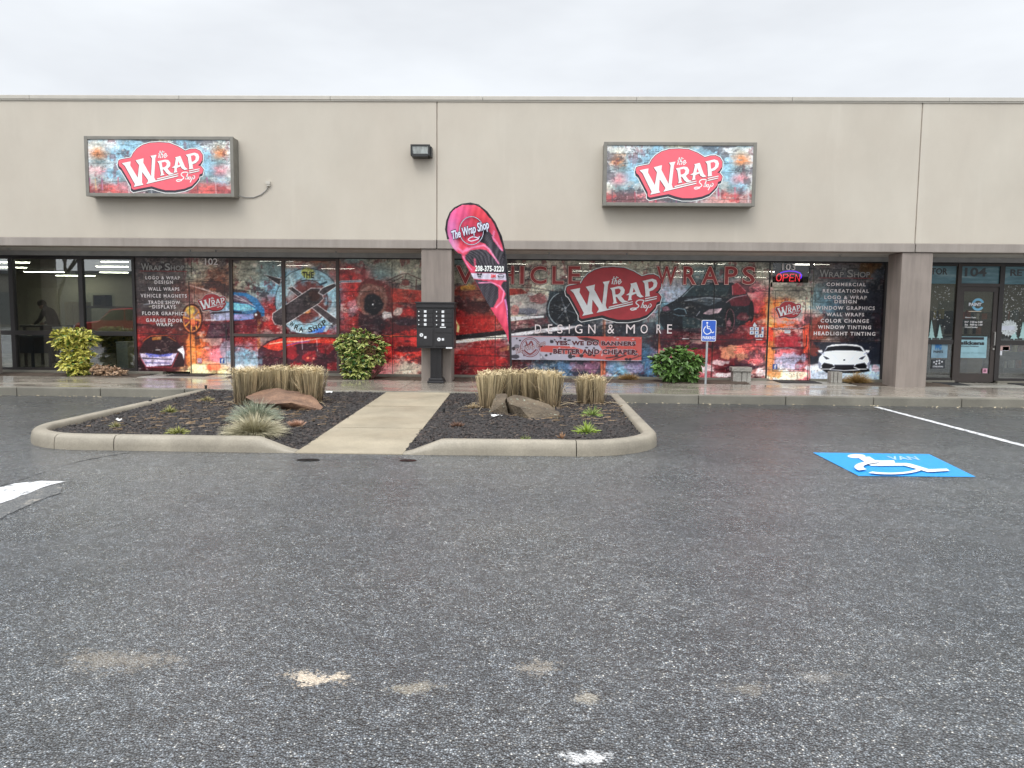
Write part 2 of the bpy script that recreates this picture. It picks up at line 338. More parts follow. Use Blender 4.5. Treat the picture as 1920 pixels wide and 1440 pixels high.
# ================================================================ SETTING
# ---- asphalt
t = NT('wet_asphalt')
cells = t.vor(105, 'Color'); sepc = t.n.new('ShaderNodeSeparateColor'); t.l.new(cells, sepc.inputs[0])
big = t.noise(.35, 5, rough=.6); mid = t.noise(7, 4)
stone = t.ramp(sepc.outputs[0], [(0, (.030, .035, .040)), (.40, (.118, .134, .148)), (.80, (.235, .256, .272)), (.95, (.32, .32, .31)), (1, (.64, .61, .54))], 'LINEAR')
stone = t.mix(stone, t.ramp(t.vor(105), [(.20, 1.2), (.50, .22)]), 1., 'MULTIPLY')
sc2 = t.n.new('ShaderNodeSeparateColor'); t.l.new(t.vor(42, 'Color'), sc2.inputs[0])
stone = t.mix(stone, t.ramp(sc2.outputs[0], [(.1, .55), (.9, 1.55)]), 1., 'MULTIPLY')
c = t.mix(stone, t.ramp(big, [(.35, (.72, .75, .80)), (.65, (1.2, 1.18, 1.15))]), 1., 'MULTIPLY')
c = t.mix(c, t.ramp(mid, [(.35, .75), (.65, 1.2)]), 1., 'MULTIPLY')
sy_ = t.n.new('ShaderNodeSeparateXYZ'); t.l.new(t.tc.outputs['Object'], sy_.inputs[0])       # base colour darkens towards the building, with a noisy border
ydark_ = t.ramp(t.math('ADD', t.math('MULTIPLY', sy_.outputs[1], .1), t.math('MULTIPLY', t.math('SUBTRACT', t.noise(.5, 5, (.6, 1.4, 1), .6), .5), .55)), [(.72, 1.), (1.06, .40)])
c = t.mix(c, ydark_, 1., 'MULTIPLY')
n1_ = t.noise(9, 5, rough=.75); n2_ = t.vor(80, 'Color'); s2_ = t.n.new('ShaderNodeSeparateColor'); t.l.new(n2_, s2_.inputs[0])
jit = t.math('ADD', t.math('MULTIPLY', t.math('SUBTRACT', n1_, .5), 5.), t.math('MULTIPLY', t.math('SUBTRACT', s2_.outputs[1], .5), .9))
for (sx, sy, rx_, ry_, st, colr) in [(-.86, 3.0, .10, .055, 1.25, (.60, .50, .38)), (-1.75, 3.12, .22, .09, .34, (.36, .30, .22)), (.05, 3.14, .09, .055, .42, (.42, .36, .28)), (-.46, 2.93, .09, .05, .42, (.42, .36, .26)), (.24, 2.9, .04, .06, .5, (.45, .4, .31)),
                                (.9, 2.98, .09, .05, .26, (.38, .33, .25)), (1.25, 3.1, .09, .05, .24, (.4, .36, .3)), (-2.3, 2.83, .06, .03, .75, (.42, .37, .28)), (.21, 2.475, .07, .03, 1.0, (.62, .62, .61))]:
    mm = t.n.new('ShaderNodeMapping'); mm.vector_type = 'TEXTURE'; mm.inputs['Location'].default_value = (sx, sy, 0); mm.inputs['Scale'].default_value = (rx_, ry_, 1)
    t.l.new(t.tc.outputs['Object'], mm.inputs[0]); ln = t.n.new('ShaderNodeVectorMath'); ln.operation = 'LENGTH'; t.l.new(mm.outputs[0], ln.inputs[0])
    m_ = t.math('ADD', ln.outputs['Value'], jit)
    k_ = t.n.new('ShaderNodeMapRange')
    for i, v in ((1, .5), (2, 1.25), (3, min(st, 1.)), (4, 0.)): k_.inputs[i].default_value = v
    t.l.new(m_, k_.inputs[0]); c = t.mix(c, colr, k_.outputs[0])
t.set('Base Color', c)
t.set('Roughness', t.ramp(t.noise(1.1, 5, rough=.65), [(.35, .20), (.7, .40)])); t.set('Specular IOR Level', 1.)
t.set('Coat Weight', t.ramp(t.noise(.9, 5, (1, 1, 1), .7), [(.35, .25), (.65, .9)])); t.set('Coat Roughness', .18); t.set('Coat IOR', 1.4)
h = t.math('SUBTRACT', t.math('MULTIPLY', t.noise(30, 4), .9), t.math('MULTIPLY', t.vor(105), 1.1))
t.bump(h, .85, .008)
bn_ = [x for x in t.n if x.type == 'BUMP'][-1]; t.l.new(bn_.outputs[0], t.b.inputs['Coat Normal'])
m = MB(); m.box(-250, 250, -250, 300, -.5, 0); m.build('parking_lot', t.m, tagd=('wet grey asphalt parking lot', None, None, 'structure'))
conc = simple
def concrete(name, col, rough=(.12, .45), var=.15, joint=False, gloss=.5):
    if name in MATS: return MATS[name]
    t = NT(name); c = np.array(col)
    a = t.ramp(t.noise(1.3, 6, rough=.65), [(.3, tuple(c*(1-var*1.5))), (.7, tuple(c*(1+var)))])
    a = t.mix(a, t.ramp(t.noise(55, 4, rough=.7), [(.3, .8), (.7, 1.1)]), 1., 'MULTIPLY')
    a = t.mix(a, t.ramp(t.vor(190), [(.08, .55), (.2, 1.)]), .5, 'MULTIPLY')
    t.set('Base Color', a); t.set('Roughness', t.ramp(t.noise(1.0, 4, (1, 1.6, 1)), [(.4, rough[0]), (.62, rough[1])])); t.set('Specular IOR Level', gloss)
    t.bump(t.noise(110, 4), .1, .003); MATS[name] = t.m; return t.m
walkm = concrete('wet_concrete', (.30, .265, .22), (.08, .34)); kerbm = concrete('kerb_concrete', (.19, .178, .145), (.5, .7), .2); islm = concrete('island_kerb_concrete', (.31, .275, .215), (.5, .7), .2)
pathm = concrete('walkway_concrete', (.37, .318, .23), (.40, .62), .16); padm = concrete('pad_concrete', (.36, .345, .30), (.2, .5))
dark = simple('joint_dark', (.03, .028, .025), .9)
# ---- sidewalk and kerb
KY = 13.38
m = MB()
xs = [-33+1.53*i for i in range(45)]
for a in xs: m.box(a+.004, a+1.526, KY+.16, 15.75, .03, .15, .006)
m.build('sidewalk', walkm, tagd=('wet concrete sidewalk along the shopfronts', None, None, 'structure'))
m = MB()
for a in xs: m.box(a+.8, a+.8+1.518, KY, KY+.152, -.1, .148+rnd.uniform(-.002, .002), .012)
m.build('kerb', kerbm, tagd=('grey kerb along the sidewalk', None, None, 'structure'))
m = MB(); m.box(-34, 36, KY+.02, 15.74, -.1, .10); m.build('sidewalk_base', dark, tagd=('dark joints below the sidewalk slabs', None, None, 'structure'))
# ---- island
def sweep(path, inward, zfun, cuts, name, label):
    """rounded kerb profile along a path, split at the joints"""
    P = [np.array(p, float) for p in path]; d = [0]
    for a, b in zip(P[:-1], P[1:]): d.append(d[-1]+np.linalg.norm(b-a))
    T = d[-1]; prof = [(0, -.05), (.0, .06), (.012, .125), (.035, .15), (.06, .16), (.15, .16), (.172, .145), (.18, .11), (.18, 0)]
    m = MB(); bounds = [0]+sorted(cuts)+[T]
    def at(s):
        i = min(max(np.searchsorted(d, s)-1, 0), len(P)-2); u = (s-d[i])/(d[i+1]-d[i]); tg = (P[i+1]-P[i])/np.linalg.norm(P[i+1]-P[i])
        j = min(i+1, len(P)-2) if u > .5 else max(i-1, 0); t2 = (P[j+1]-P[j])/np.linalg.norm(P[j+1]-P[j]); w_ = abs(u-.5); tg = tg*(1-w_)+t2*w_; tg /= np.linalg.norm(tg)
        return P[i]+(P[i+1]-P[i])*u, np.array([-tg[1], tg[0]])*inward
    for a, b in zip(bounds[:-1], bounds[1:]):
        a += .005 if a else 0; b -= .005 if b < T else 0; n = max(2, int((b-a)/.08)); vs = []; k = len(prof)
        for i in range(n+1):
            s = a+(b-a)*i/n; p, nn = at(s); z = zfun(s, T)
            for x, h in prof: vs.append((p[0]+nn[0]*x, p[1]+nn[1]*x, max(h*z, -.05) if h > 0 else h))
        fs = [(i*k+j, i*k+j+1, (i+1)*k+j+1, (i+1)*k+j) for i in range(n) for j in range(k-1)]+[tuple(range(k)), tuple(range((n+1)*k-1, n*k-1, -1))]
        m.add(vs, fs)
    o = m.build(name, islm, smooth=True, tagd=(label, None, None, 'structure'))
    md = o.modifiers.new('e', 'EDGE_SPLIT'); md.split_angle = R(50)
arc = lambda cx, cy, r, a0, a1, n=14: [(cx+r*math.cos(R(a)), cy+r*math.sin(R(a))) for a in np.linspace(a0, a1, n)]
LP_ = [(-5.93, KY), (-5.94, 10.5)]+arc(-4.93, 9.1, 1.01, 180, 270)+[(-4.0, 8.085), (-2.55, 8.075)]
RP_ = [(1.60, KY), (1.56, 10.8)]+arc(.5, 9.15, 1.04, 0, -90)+[(0, 8.11), (-1.366, 8.07)]
ramp_ = lambda s, T: max(.06, min(1, (T-s)/.42))
sweep(LP_, 1, ramp_, [3.1, 5.55, 6.25], 'kerb', 'concrete kerb around the left half of the planted island')
sweep(RP_, -1, ramp_, [3.0, 5.85], 'kerb', 'concrete kerb around the right half of the planted island')
m = MB()
for a, b in ((8.06, 9.68), (9.68, 11.6), (11.6, KY)):
    zz = lambda y: .008+.14*(y-8.06)/(KY-8.06)
    lx = -2.545; rx_ = lambda y: -1.37-.03*(y-8.06)/5.3; a_, b_ = a+.012, b-.012
    vs = [(lx, a_, zz(a_)), (rx_(a_), a_, zz(a_)), (rx_(b_), b_, zz(b_)), (lx, b_, zz(b_))]; vs += [(x, y, -.1) for x, y, z in vs]
    m.add(vs, [(0, 1, 2, 3), (0, 4, 5, 1), (1, 5, 6, 2), (2, 6, 7, 3), (3, 7, 4, 0)])
m.build('path', pathm, tagd=('pale concrete path across the planted island', None, None, 'structure'))
# mulch bed
mul = NT('dark_mulch'); vc = mul.vor(60, 'Color'); sp_ = mul.n.new('ShaderNodeSeparateColor'); mul.l.new(vc, sp_.inputs[0])
mc = mul.ramp(sp_.outputs[0], [(0, (.012, .010, .010)), (.6, (.030, .026, .026)), (.92, (.065, .058, .055)), (1, (.13, .10, .075))])
mul.set('Base Color', mul.mix(mc, mul.ramp(mul.noise(1.1, 5), [(.42, (1, 1, 1)), (.7, (2.2, 1.6, 1.2))]), 1., 'MULTIPLY')); mul.set('Roughness', .62); mul.bump(mul.math('ADD', mul.vor(60), mul.noise(30, 4)), .9, .02)
def inpoly(x, y, P):
    c = False; n = len(P)
    for i in range(n):
        (xa, ya), (xb, yb) = P[i], P[(i+1) % n]
        if (ya > y) != (yb > y) and x < (xb-xa)*(y-ya)/(yb-ya)+xa: c = not c
    return c
bedL = [(-5.80, KY), (-5.80, 10.5)]+arc(-4.93, 9.1, .88, 180, 270)+[(-3.0, 8.22), (-2.62, 8.12), (-2.54, 8.3), (-2.54, KY)]
bedR = [(1.46, KY), (1.43, 10.8)]+arc(.5, 9.15, .9, 0, -90)+[(-.9, 8.24), (-1.3, 8.10), (-1.365, 8.3), (-1.40, KY)]
hn = fbm(120, 120, 18, 77); 
def bz(x, y):
    i = int((y-8)*20) % 118; j = int((x+6)*12) % 118
    edge = max(0, min(1, (min(abs(x+2.54), abs(x+1.38)))/.35)); front = max(0, min(1, (y-8.15)/.5)); base = .01+.135*(y-8.06)/(KY-8.06)
    full = .095+.05*max(0, (y-9)/4.4)
    return base-.012+(full-base)*edge*front+.03*(hn[i, j]-.5)*edge
for P, nm in ((bedL, 'left'), (bedR, 'right')):
    xs_ = [p[0] for p in P]; x0, x1 = min(xs_), max(xs_); nx = int((x1-x0)/.06); ny = int(5.35/.06); m = MB(); idx = {}
    for j in range(ny+1):
        for i in range(nx+1):
            x, y = x0+(x1-x0)*i/nx, 8.06+(KY-8.06)*j/ny; idx[i, j] = len(m.v); m.v.append((x, y, bz(x, y)))
    for j in range(ny):
        for i in range(nx):
            if inpoly(x0+(x1-x0)*(i+.5)/nx, 8.06+(KY-8.06)*(j+.5)/ny, P): m.f.append((idx[i, j], idx[i+1, j], idx[i+1, j+1], idx[i, j+1])); m.mi.append(0)
    m.build('mulch_bed', mul.m, tagd=('dark mulched bed in the %s half of the island' % nm, None, None, 'structure'), smooth=True)
chipm = attrmat('chip', .55, spec=.4)
m = MB(); cols = [(.016, .013, .012), (.028, .022, .020), (.045, .036, .032), (.075, .056, .046), (.14, .095, .065)]
def chip(m, x, y, z, s, col, asp=1.6):
    a = rnd.uniform(0, 6.28); ca, sa = math.cos(a), math.sin(a); t1, t2 = rnd.uniform(-.5, .5), rnd.uniform(-.5, .5); vs = []
    for u, v, h in ((-1, -.6, 0), (1, -.5, .1), (.8, .6, 0), (-.9, .5, .15), (0, 0, .8)):
        u, v = u*s*asp*rnd.uniform(.7, 1.2), v*s*rnd.uniform(.7, 1.2); vs.append((x+u*ca-v*sa, y+u*sa+v*ca, z+h*s+(u*t1+v*t2)*.6+.004))
    m.add(vs, [(0, 1, 4), (1, 2, 4), (2, 3, 4), (3, 0, 4)], 0, col)
n = 0
while n < 17000:
    y = 8.1+5.25*rnd.random()**1.25; x = rnd.uniform(-5.8, 1.45)
    if not (inpoly(x, y, bedL) or inpoly(x, y, bedR)): continue
    chip(m, x, y, bz(x, y), rnd.uniform(.009, .024), cols[min(4, int(abs(rnd.gauss(0, 1.5))))]); n += 1
m.build('mulch', chipm, tagd=('dark bark mulch chips covering the island beds', None, None, 'stuff'))
m = MB()
for _ in range(420):            # straw and dead blades fallen on the mulch
    cx, cy, sx, sy = rnd.choice([(-4.6, 10.6, .7, .9), (-3.4, 10.6, .6, .8), (-4.9, 9.6, .5, .4), (.1, 10.8, .7, .4), (1.0, 11.2, .3, .6), (-4.2, 11.2, .9, .6)])
    x, y = rnd.gauss(cx, sx), rnd.gauss(cy, sy)
    if not (inpoly(x, y, bedL) or inpoly(x, y, bedR)): continue
    a = rnd.gauss(0, .8); l_ = rnd.uniform(.02, .08); z = bz(x, y)+.02; c = np.array((.32, .22, .13))*rnd.uniform(.4, 1.3); dx, dy = math.cos(a)*l_, math.sin(a)*l_
    m.add([(x-dx, y-dy, z), (x+dx, y+dy, z+rnd.uniform(0, .03)), (x+dx, y+dy+.003, z+.006), (x-dx, y-dy+.003, z+.005)], [(0, 1, 2, 3)], 0, c)
m.build('straw_litter', chipm, tagd=('dead straw blades fallen over the mulch', None, None, 'stuff'))
# ---- strips of soil in front of the storefront, with concrete pads at the doors
soil = simple('brown_soil', (.085, .062, .045), .85, var=.4, sc_=9, bump=.8)
def strip(x0, x1):
    m = MB(); n = int((x1-x0)/.08)+2
    vs = []; 
    for i in range(n):
        for j in range(11): vs.append((x0+(x1-x0)*i/(n-1), 15.75+.97*j/10, .145+.02*math.sin(j/10*3.14)+rnd.uniform(0, .014)))
    m.add(vs, [(i*11+j, i*11+j+1, (i+1)*11+j+1, (i+1)*11+j) for i in range(n-1) for j in range(10)])
    m.build('soil_strip', soil, smooth=True, tagd=('brown soil strip between sidewalk and storefront', None, None, 'structure'))
XP = lambda px, Y=GY, py=650: W(px, py, Y)[0]
pads = [(XP(300), XP(452)), (XP(1385), XP(1572)), (XP(1745), 14.)]
edges = [-33]+[v for p in pads for v in p]+[36]
for i in range(0, 6, 2): strip(edges[i], edges[i+1])
for a, b in pads:
    m = MB(); m.box(a, b, 15.755, 16.74, 0, .156, .006); m.build('door_pad', padm, tagd=('pale concrete pad leading to a shop door', None, None, 'structure'))
# ---- painted markings on the asphalt
paint = NT('worn_white_paint'); paint.set('Base Color', paint.mix(paint.mix(paint.ramp(paint.noise(13, 6, rough=.8), [(.40, (.16, .16, .165)), (.47, (.78, .79, .8))]), paint.ramp(paint.vor(105, 'Color'), [(.1, .55), (.4, 1.)]), .8, 'MULTIPLY'), paint.ramp(paint.noise(4, 3), [(.3, .85), (.7, 1.)]), 1., 'MULTIPLY')); paint.set('Roughness', .4); paint.bump(paint.vor(120), .4, .004)
def sheet(name, pts, z, mat, label, cat=None, kind=None, jag=0.):
    q = []
    for (xa, ya), (xb, yb) in zip(pts, pts[1:]+pts[:1]):
        k = max(1, int(math.hypot(xb-xa, yb-ya)/.06)) if jag else 1
        for i in range(k): q.append((xa+(xb-xa)*i/k+rnd.uniform(-jag, jag), ya+(yb-ya)*i/k+rnd.uniform(-jag, jag), z))
    m = MB(); m.add(q, [tuple(range(len(q)))]); return m.build(name, mat, tagd=(label, cat, None, kind))
sheet('parking_line', [(5.96, 13.2), (6.06, 13.2), (6.03, 3.5), (5.91, 3.5)], .004, paint.m, 'white painted parking line running from the kerb beside the blue symbol', 'road marking', jag=.006)
def px_sheet(name, P, z, mat, label, cat=None, kind=None, jag=0.):
    return sheet(name, [tuple(G(x, y)[:2]) for x, y in P], z, mat, label, cat, kind, jag)
px_sheet('worn_line', [(-120, 930), (-40, 917), (0, 914), (30, 907), (78, 902.5), (122, 903.5), (100, 909), (72, 917), (40, 930), (0, 946), (-60, 970), (-120, 985)], .004, paint.m, 'thick worn white paint stripe at the left edge of the lot', 'road marking', jag=.012)
worn_ = NT('bared_gravel'); worn_.set('Base Color', worn_.mix(worn_.ramp(worn_.vor(105, 'Color'), [(.2, (.05, .055, .06)), (.8, (.17, .17, .165))]), (.36, .33, .28), worn_.ramp(worn_.noise(9, 6, rough=.8), [(.55, 0), (.62, .8)]))); worn_.set('Roughness', .5); worn_.bump(worn_.vor(105), .8, .008)
seam = NT('crack_tar'); seam.set('Base Color', seam.ramp(seam.noise(50, 4), [(.35, .012), (.65, .055)])); seam.set('Roughness', .6); seam.bump(seam.vor(105), .8, .008); seam = seam.m
def crk(P, w0, w1, label):
    up, dn = [], []
    for i, (x, y) in enumerate(P):
        wd = w0+(w1-w0)*i/(len(P)-1); p = G(x, y); up.append((p[0], p[1]+wd*rnd.uniform(.5, 1.3))); dn.append((p[0], p[1]-wd*rnd.uniform(.5, 1.3)))
    m = MB(); n = len(P); m.add([(x, y, .003) for x, y in up+dn], [(i, i+1, n+i+1, n+i) for i in range(n-1)]); m.build('asphalt_crack', seam, tagd=(label, None, None, 'structure'))
def dens(P, k=6): return [(P[i][0]+(P[i+1][0]-P[i][0])*j/k, P[i][1]+(P[i+1][1]-P[i][1])*j/k+rnd.uniform(-.6, .6)) for i in range(len(P)-1) for j in range(k)]
px_sheet('worn_line_edge', [(-120, 985), (-60, 970), (0, 946), (40, 930), (72, 917), (104, 909), (118, 913), (112, 925), (60, 944), (0, 972), (-120, 1020)], .0035, worn_.m, 'rubbed pale strip of bared gravel beside the worn stripe', kind='structure', jag=.01)
crk(dens([(250, 848), (205, 855), (150, 865), (95, 881), (40, 900), (-10, 915), (-60, 933)]), .012, .07, 'dark crack in the asphalt')
crk(dens([(114, 926), (60, 945), (0, 975), (-30, 992)]), .008, .02, 'dark seam beside the worn stripe')
pud = NT('puddle_water'); pud.set('Base Color', (.02, .018, .016)); pud.set('Roughness', .03)
for cx, cy, rx_, ry_ in ((578, 863, .12, .045), (765, 864, .09, .04)):
    g = G(cx, cy); sheet('puddle', [(g[0]+rx_*math.cos(a), g[1]+ry_*1.6*math.sin(a)) for a in np.linspace(0, 6.28, 20)[:-1]], .005, pud.m, 'small puddle', kind='structure')
# blue accessible parking square
BL = thing('accessible_parking_marking', 'blue painted square with white wheelchair symbol and the word VAN on the asphalt', 'road marking', (3.8, 7.9, 0))
bluem = NT('blue_paint'); bluem.set('Base Color', bluem.ramp(bluem.noise(60, 4), [(.3, (.012, .26, .66)), (.7, (.02, .34, .80))])); bluem.set('Roughness', .38); bluem.bump(bluem.vor(140), .35, .004)
C4 = [G(1524, 849), G(1742, 852), G(1830, 895), G(1610, 893)]
m = MB(); m.add([(p[0], p[1], .004) for p in C4], [(3, 2, 1, 0)]); m.build('blue_square', bluem.m, BL)
pw = simple('white_paint', (.75, .78, .82), .4, var=.06)
def gp(x, y): p = G(x, y); return (p[0], p[1])
def crop3(x, y): return gp(1400+x/3.692, 740+y/3.692)
m = MB()
def flat(P, z=.008): m.add([(x, y, z) for x, y in P], [tuple(range(len(P)))])
flat([crop3(760+62*math.cos(a), 430+14*math.sin(a)) for a in np.linspace(0, 6.28, 22)[:-1]])
for zq, Q in ((.012, [(765, 440), (850, 436), (950, 500), (860, 500)]), (.013, [(862, 463), (1020, 463), (1028, 481), (890, 481)]), (.014, [(900, 482), (1110, 482), (1130, 500), (905, 502)]), (.015, [(1095, 484), (1130, 486), (1310, 540), (1255, 546), (1080, 498)]), (.018, [(1262, 527), (1385, 524), (1405, 539), (1275, 547)])): flat([crop3(*p) for p in Q], zq)
def arcband(cx, cy, rx_, ry_, a0, a1, wd):
    A = np.linspace(R(a0), R(a1), 24); flat([crop3(cx+rx_*math.cos(a), cy+ry_*math.sin(a)) for a in A]+[crop3(cx+(rx_-wd)*math.cos(a), cy+(ry_-wd*.26)*math.sin(a)) for a in A[::-1]], ZB[0])
ZB = [.020]
arcband(990, 515, 240, 50, 5, 128, 44); ZB[0] = .024; arcband(985, 515, 240, 50, 150, 250, 62)
m.build('wheelchair_symbol', pw, BL)
m = MB(); v, f = textdata('VAN', .02); lo, hi = v.min(0), v.max(0)
vs = []
for a in v:
    u, tt = (a[0]-lo[0])/(hi[0]-lo[0]), (a[1]-lo[1])/(hi[1]-lo[1]); x, y = crop3(965+u*200+(1-tt)*36, 457-tt*27); vs.append((x, y, .008))
m.add(vs, f); m.build('lettering', simple('faded_paint', (.33, .5, .72), .5), BL)

# ================================================================ BUILDING
B = thing('commercial_building', 'long taupe single-storey strip mall with mural-wrapped shopfronts', 'building', (0, 16, 0))
t = NT('taupe_plaster'); a = t.ramp(t.noise(.45, 5, rough=.6), [(.3, (.485, .435, .365)), (.7, (.53, .488, .415))])
a = t.mix(a, t.ramp(t.noise(.8, 6, (1.4, 1, .7), .65), [(.35, .955), (.65, 1.02)]), 1., 'MULTIPLY')
drip = t.math('MULTIPLY', t.math('GREATER_THAN', t.noise(5, 3, (1, 1, .05)), .0), 1.)
a = t.mix(a, (.80, .76, .68), t.ramp(t.noise(3.2, 5, (1, 1, .10), .6), [(.60, 0.), (.75, .08)])); t.set('Base Color', a); t.set('Roughness', .85); t.bump(t.noise(160, 4), .25, .004); plaster = t.m
def streaky(name, col, v=.18):
    t = NT(name); c = np.array(col); a = t.ramp(t.noise(9, 5, (1, 1, .09), .65), [(.3, tuple(c*(1-v))), (.7, tuple(c*(1+v)))])
    a = t.mix(a, t.ramp(t.noise(1.4, 4), [(.3, .88), (.7, 1.08)]), 1., 'MULTIPLY'); t.set('Base Color', a); t.set('Roughness', .8); t.bump(t.noise(140, 4), .2, .004); return t.m
band = streaky('band_plaster', (.30, .265, .235), .1); colm = streaky('column_plaster', (.245, .208, .182), .16)
soff = streaky('soffit_board', (.52, .50, .47), .12); hdr = simple('header_metal', (.36, .365, .37), .5)
capm = simple('cap_metal', (.46, .43, .375), .5, .3, .05)
J = [-1.915, 7.655]
for a, b in ((-32, J[0]-.009), (J[0]+.009, J[1]-.009), (J[1]+.009, 34)):
    m = MB(); m.box(a, b, FY, FY+.25, 3.03, 5.80, .012); m.build('wall_panel', plaster, B)
    m = MB(); m.box(a, b, FY-.03, FY+.36, 2.86, 3.03, .01); m.build('fascia_beam', band, B)
m = MB(); m.box(-32, 34, FY+.252, FY+.34, 2.9, 5.78)
m.build('backing_wall', simple('joint_fill', (.44, .38, .32), .9), B)
for j in J: m = MB(); m.box(j-.0085, j+.0085, FY+.03, FY+.25, 3.04, 5.78); m.build('joint_filler', simple('joint_fill', (.44, .38, .32), .9), B)
for a in np.arange(-31.5, 33, 3.05):
    m = MB(); m.box(a+.003, a+3.047, FY-.035, FY+.5, 5.785, 5.862, .006); m.box(a+.003, a+3.047, FY-.02, FY+.0, 5.76, 5.785); m.build('parapet_cap', capm, B)
m = MB(); m.box(-32, 34, FY+.3, 31.8, 5.3, 5.6); m.build('roof', simple('roof_felt', (.12, .12, .12), .9), B)
m = MB(); m.box(-32, 34, FY+.36, GY-.06, 2.862, 2.98); m.build('soffit', soff, B)
m = MB(); m.box(-32, 34, GY-.09, GY+.12, 2.762, 2.862); m.build('header', hdr, B)
m = MB(); m.box(-32, 34, GY-.03, GY+.12, 2.735, 2.762); m.build('head_frame', simple('black_frame', (.018, .018, .02), .4), B)
m = MB()
for a, b in ((-33, pads[0][0]+.1), (pads[0][1]-.1, XP(1438)), (XP(1519), XP(1789)), (XP(1869), 34)): m.box(a, b, GY-.11, GY+.12, .02, .205, .008)
m.build('sill_curb', kerbm, B)
XC = W(3, 650, FY+.6)[0]
for x0, x1 in ((XC-.64, XC), (-2.235, -1.615), (7.42, 8.03)):
    m = MB(); m.box(x0, x1, FY+.0, FY+.6, .1, 2.855, .014); m.build('column', colm, B)
# soffit sprinklers / small lamps
m0 = None
for px in (17, 357, 405, 1175, 1575, 630, 1030):
    X = XP(px, 16.2, 475); m = MB(); m.tube([(X, 16.2, 2.865), (X, 16.2, 2.81)], [.012, .022], 8); m.tube([(X, 16.2, 2.862), (X, 16.2, 2.856)], .05, 12); m.build('sprinkler_head', hdr, B)
# interior shell
inw = simple('interior_wall', (.36, .35, .27), .9, var=.05); inc = simple('interior_ceiling', (.16, .16, .14), .9); inf = simple('interior_floor', (.09, .09, .085), .5)
m = MB(); m.box(-32, 34, 27.5, 27.7, .1, 5.2); m.build('interior_wall', inw, B)
m = MB(); m.box(-32, 34, GY+.12, 27.5, 2.9, 3.0); m.build('interior_ceiling', inc, B)
m = MB(); m.box(-32, 34, GY+.12, 27.5, 0, .15); m.build('interior_floor', inf, B)
for x in (XP(258, 17, 600), XP(1670, 17, 600)):
    m = MB(); m.box(x-.05, x+.05, GY+.13, 27.5, .15, 2.9); m.build('partition_wall', inw, B)
for x in (-32, 33.8):
    m = MB(); m.box(x, x+.2, FY+.3, 31.8, 0, 5.3); m.build('end_wall', plaster, B)
m = MB(); m.box(-32, 34, 31.8, 32, 0, 5.6); m.build('rear_wall', plaster, B)
lit = emit('tube_light', (1., .97, .82), 34.)
def ceiling_light(px0, px1, py):
    p = G((px0+px1)/2, py, 2.82); Y = p[1]
    if not 17.2 < Y < 27: Y = min(max(Y, 17.4), 26.8)
    x0, x1 = W(px0, py, Y)[0], W(px1, py, Y)[0]; z = W((px0+px1)/2, py, Y)[2]
    z = min(z, 2.86)
    m = MB(); m.box(x0, x1, Y-.04, Y+.04, z+.008, z+.03); fx = m.build('ceiling_light', inc, B)
    m = MB(); m.box(x0+.01, x1-.01, Y-.032, Y+.032, z-.006, z+.008); m.build('diffuser', lit, fx)
for a in ((-60, 55, 492), (-40, 50, 501.5), (45, 120, 510), (105, 178, 517), (140, 237, 483), (190, 240, 491), (180, 240, 500), (187, 240, 511),
          (485, 552, 489.5), (520, 582, 498), (602, 665, 504), (930, 990, 495), (940, 985, 509), (1085, 1175, 494.5), (1072, 1152, 508.5), (1060, 1110, 519),
          (1270, 1360, 495), (1240, 1320, 508.5), (1225, 1280, 519.5), (1370, 1436, 520), (1410, 1460, 509.5), (1487, 1518, 496), (1525, 1555, 496), (1655, 1690, 501),
          (1735, 1830, 515), (1830, 1868, 502), (1872, 1925, 502), (1815, 1895, 526.5), (1905, 1960, 516)): ceiling_light(*a)
# ================================================================ MURAL ART (one canvas in photo pixels, printed film on the glass)
cv = Canvas(250, 470, 1672, 722)
ROWS = ["ssgggtnntgggtggggggggggg"+"ssnns", "ssgngtbtrtggggggggggg"+"ttggssts", "ssnngbbbrrggggg"+"cttbpbsppggtsk", "ssccbrbbrnrrrncssbbpbssrocbsk", "ddrdrrkbrkrrdrcsssstskkroptkk", "rrodrddrkdrRdrwkksssdddrrdnkk", "ddopbRrrdrRrrrrssddBprdppdskk", "kdyywBrdBpcrdrrBBpbBBpdrwppbb"]
keygrid(cv, ROWS, [485, 515, 545, 575, 605, 635, 665, 695], 260, 50, 11, 11)
K = PAL; blk = (24, 22, 28)
# left text panel: dark upper fade
g = np.clip((640-cv.yy)/70, 0, 1)*np.clip((352-cv.xx)/8, 0, 1); cv.put(g*.72, (72, 62, 60))
cv.blob(300, 600, 60, 8, (185, 60, 55), .5, seed=21); cv.line([(280, 575), (330, 566), (352, 570)], 2, K['c'], .6, .6); cv.line([(270, 571), (345, 560)], 2, (150, 160, 170), .5, .6)
# black supercar nose, lower left
cv.blob(303, 662, 52, 40, (70, 26, 30), .8, seed=22)
cv.poly([(262, 656), (272, 637), (285, 631), (312, 630), (330, 637), (342, 652), (347, 668), (345, 688), (262, 690)], (40, 24, 28), .95)
cv.poly([(285, 633), (303, 631), (302, 637), (286, 638)], (190, 120, 50), .8); cv.line([(268, 640), (282, 630), (312, 629), (330, 640)], 1.5, K['o'], .6)
cv.poly([(262, 662), (300, 666), (332, 662), (322, 684), (275, 688), (266, 676)], (205, 190, 215), .95, .25, 31); cv.poly([(272, 662), (300, 665), (325, 662), (318, 668), (280, 670)], (90, 100, 190), .8)
cv.line([(268, 672), (322, 674)], 1.6, (40, 40, 60)); cv.line([(272, 680), (318, 681)], 1.6, (60, 60, 110)); cv.line([(262, 668), (274, 688), (322, 688), (334, 662)], 1.2, (160, 60, 70))
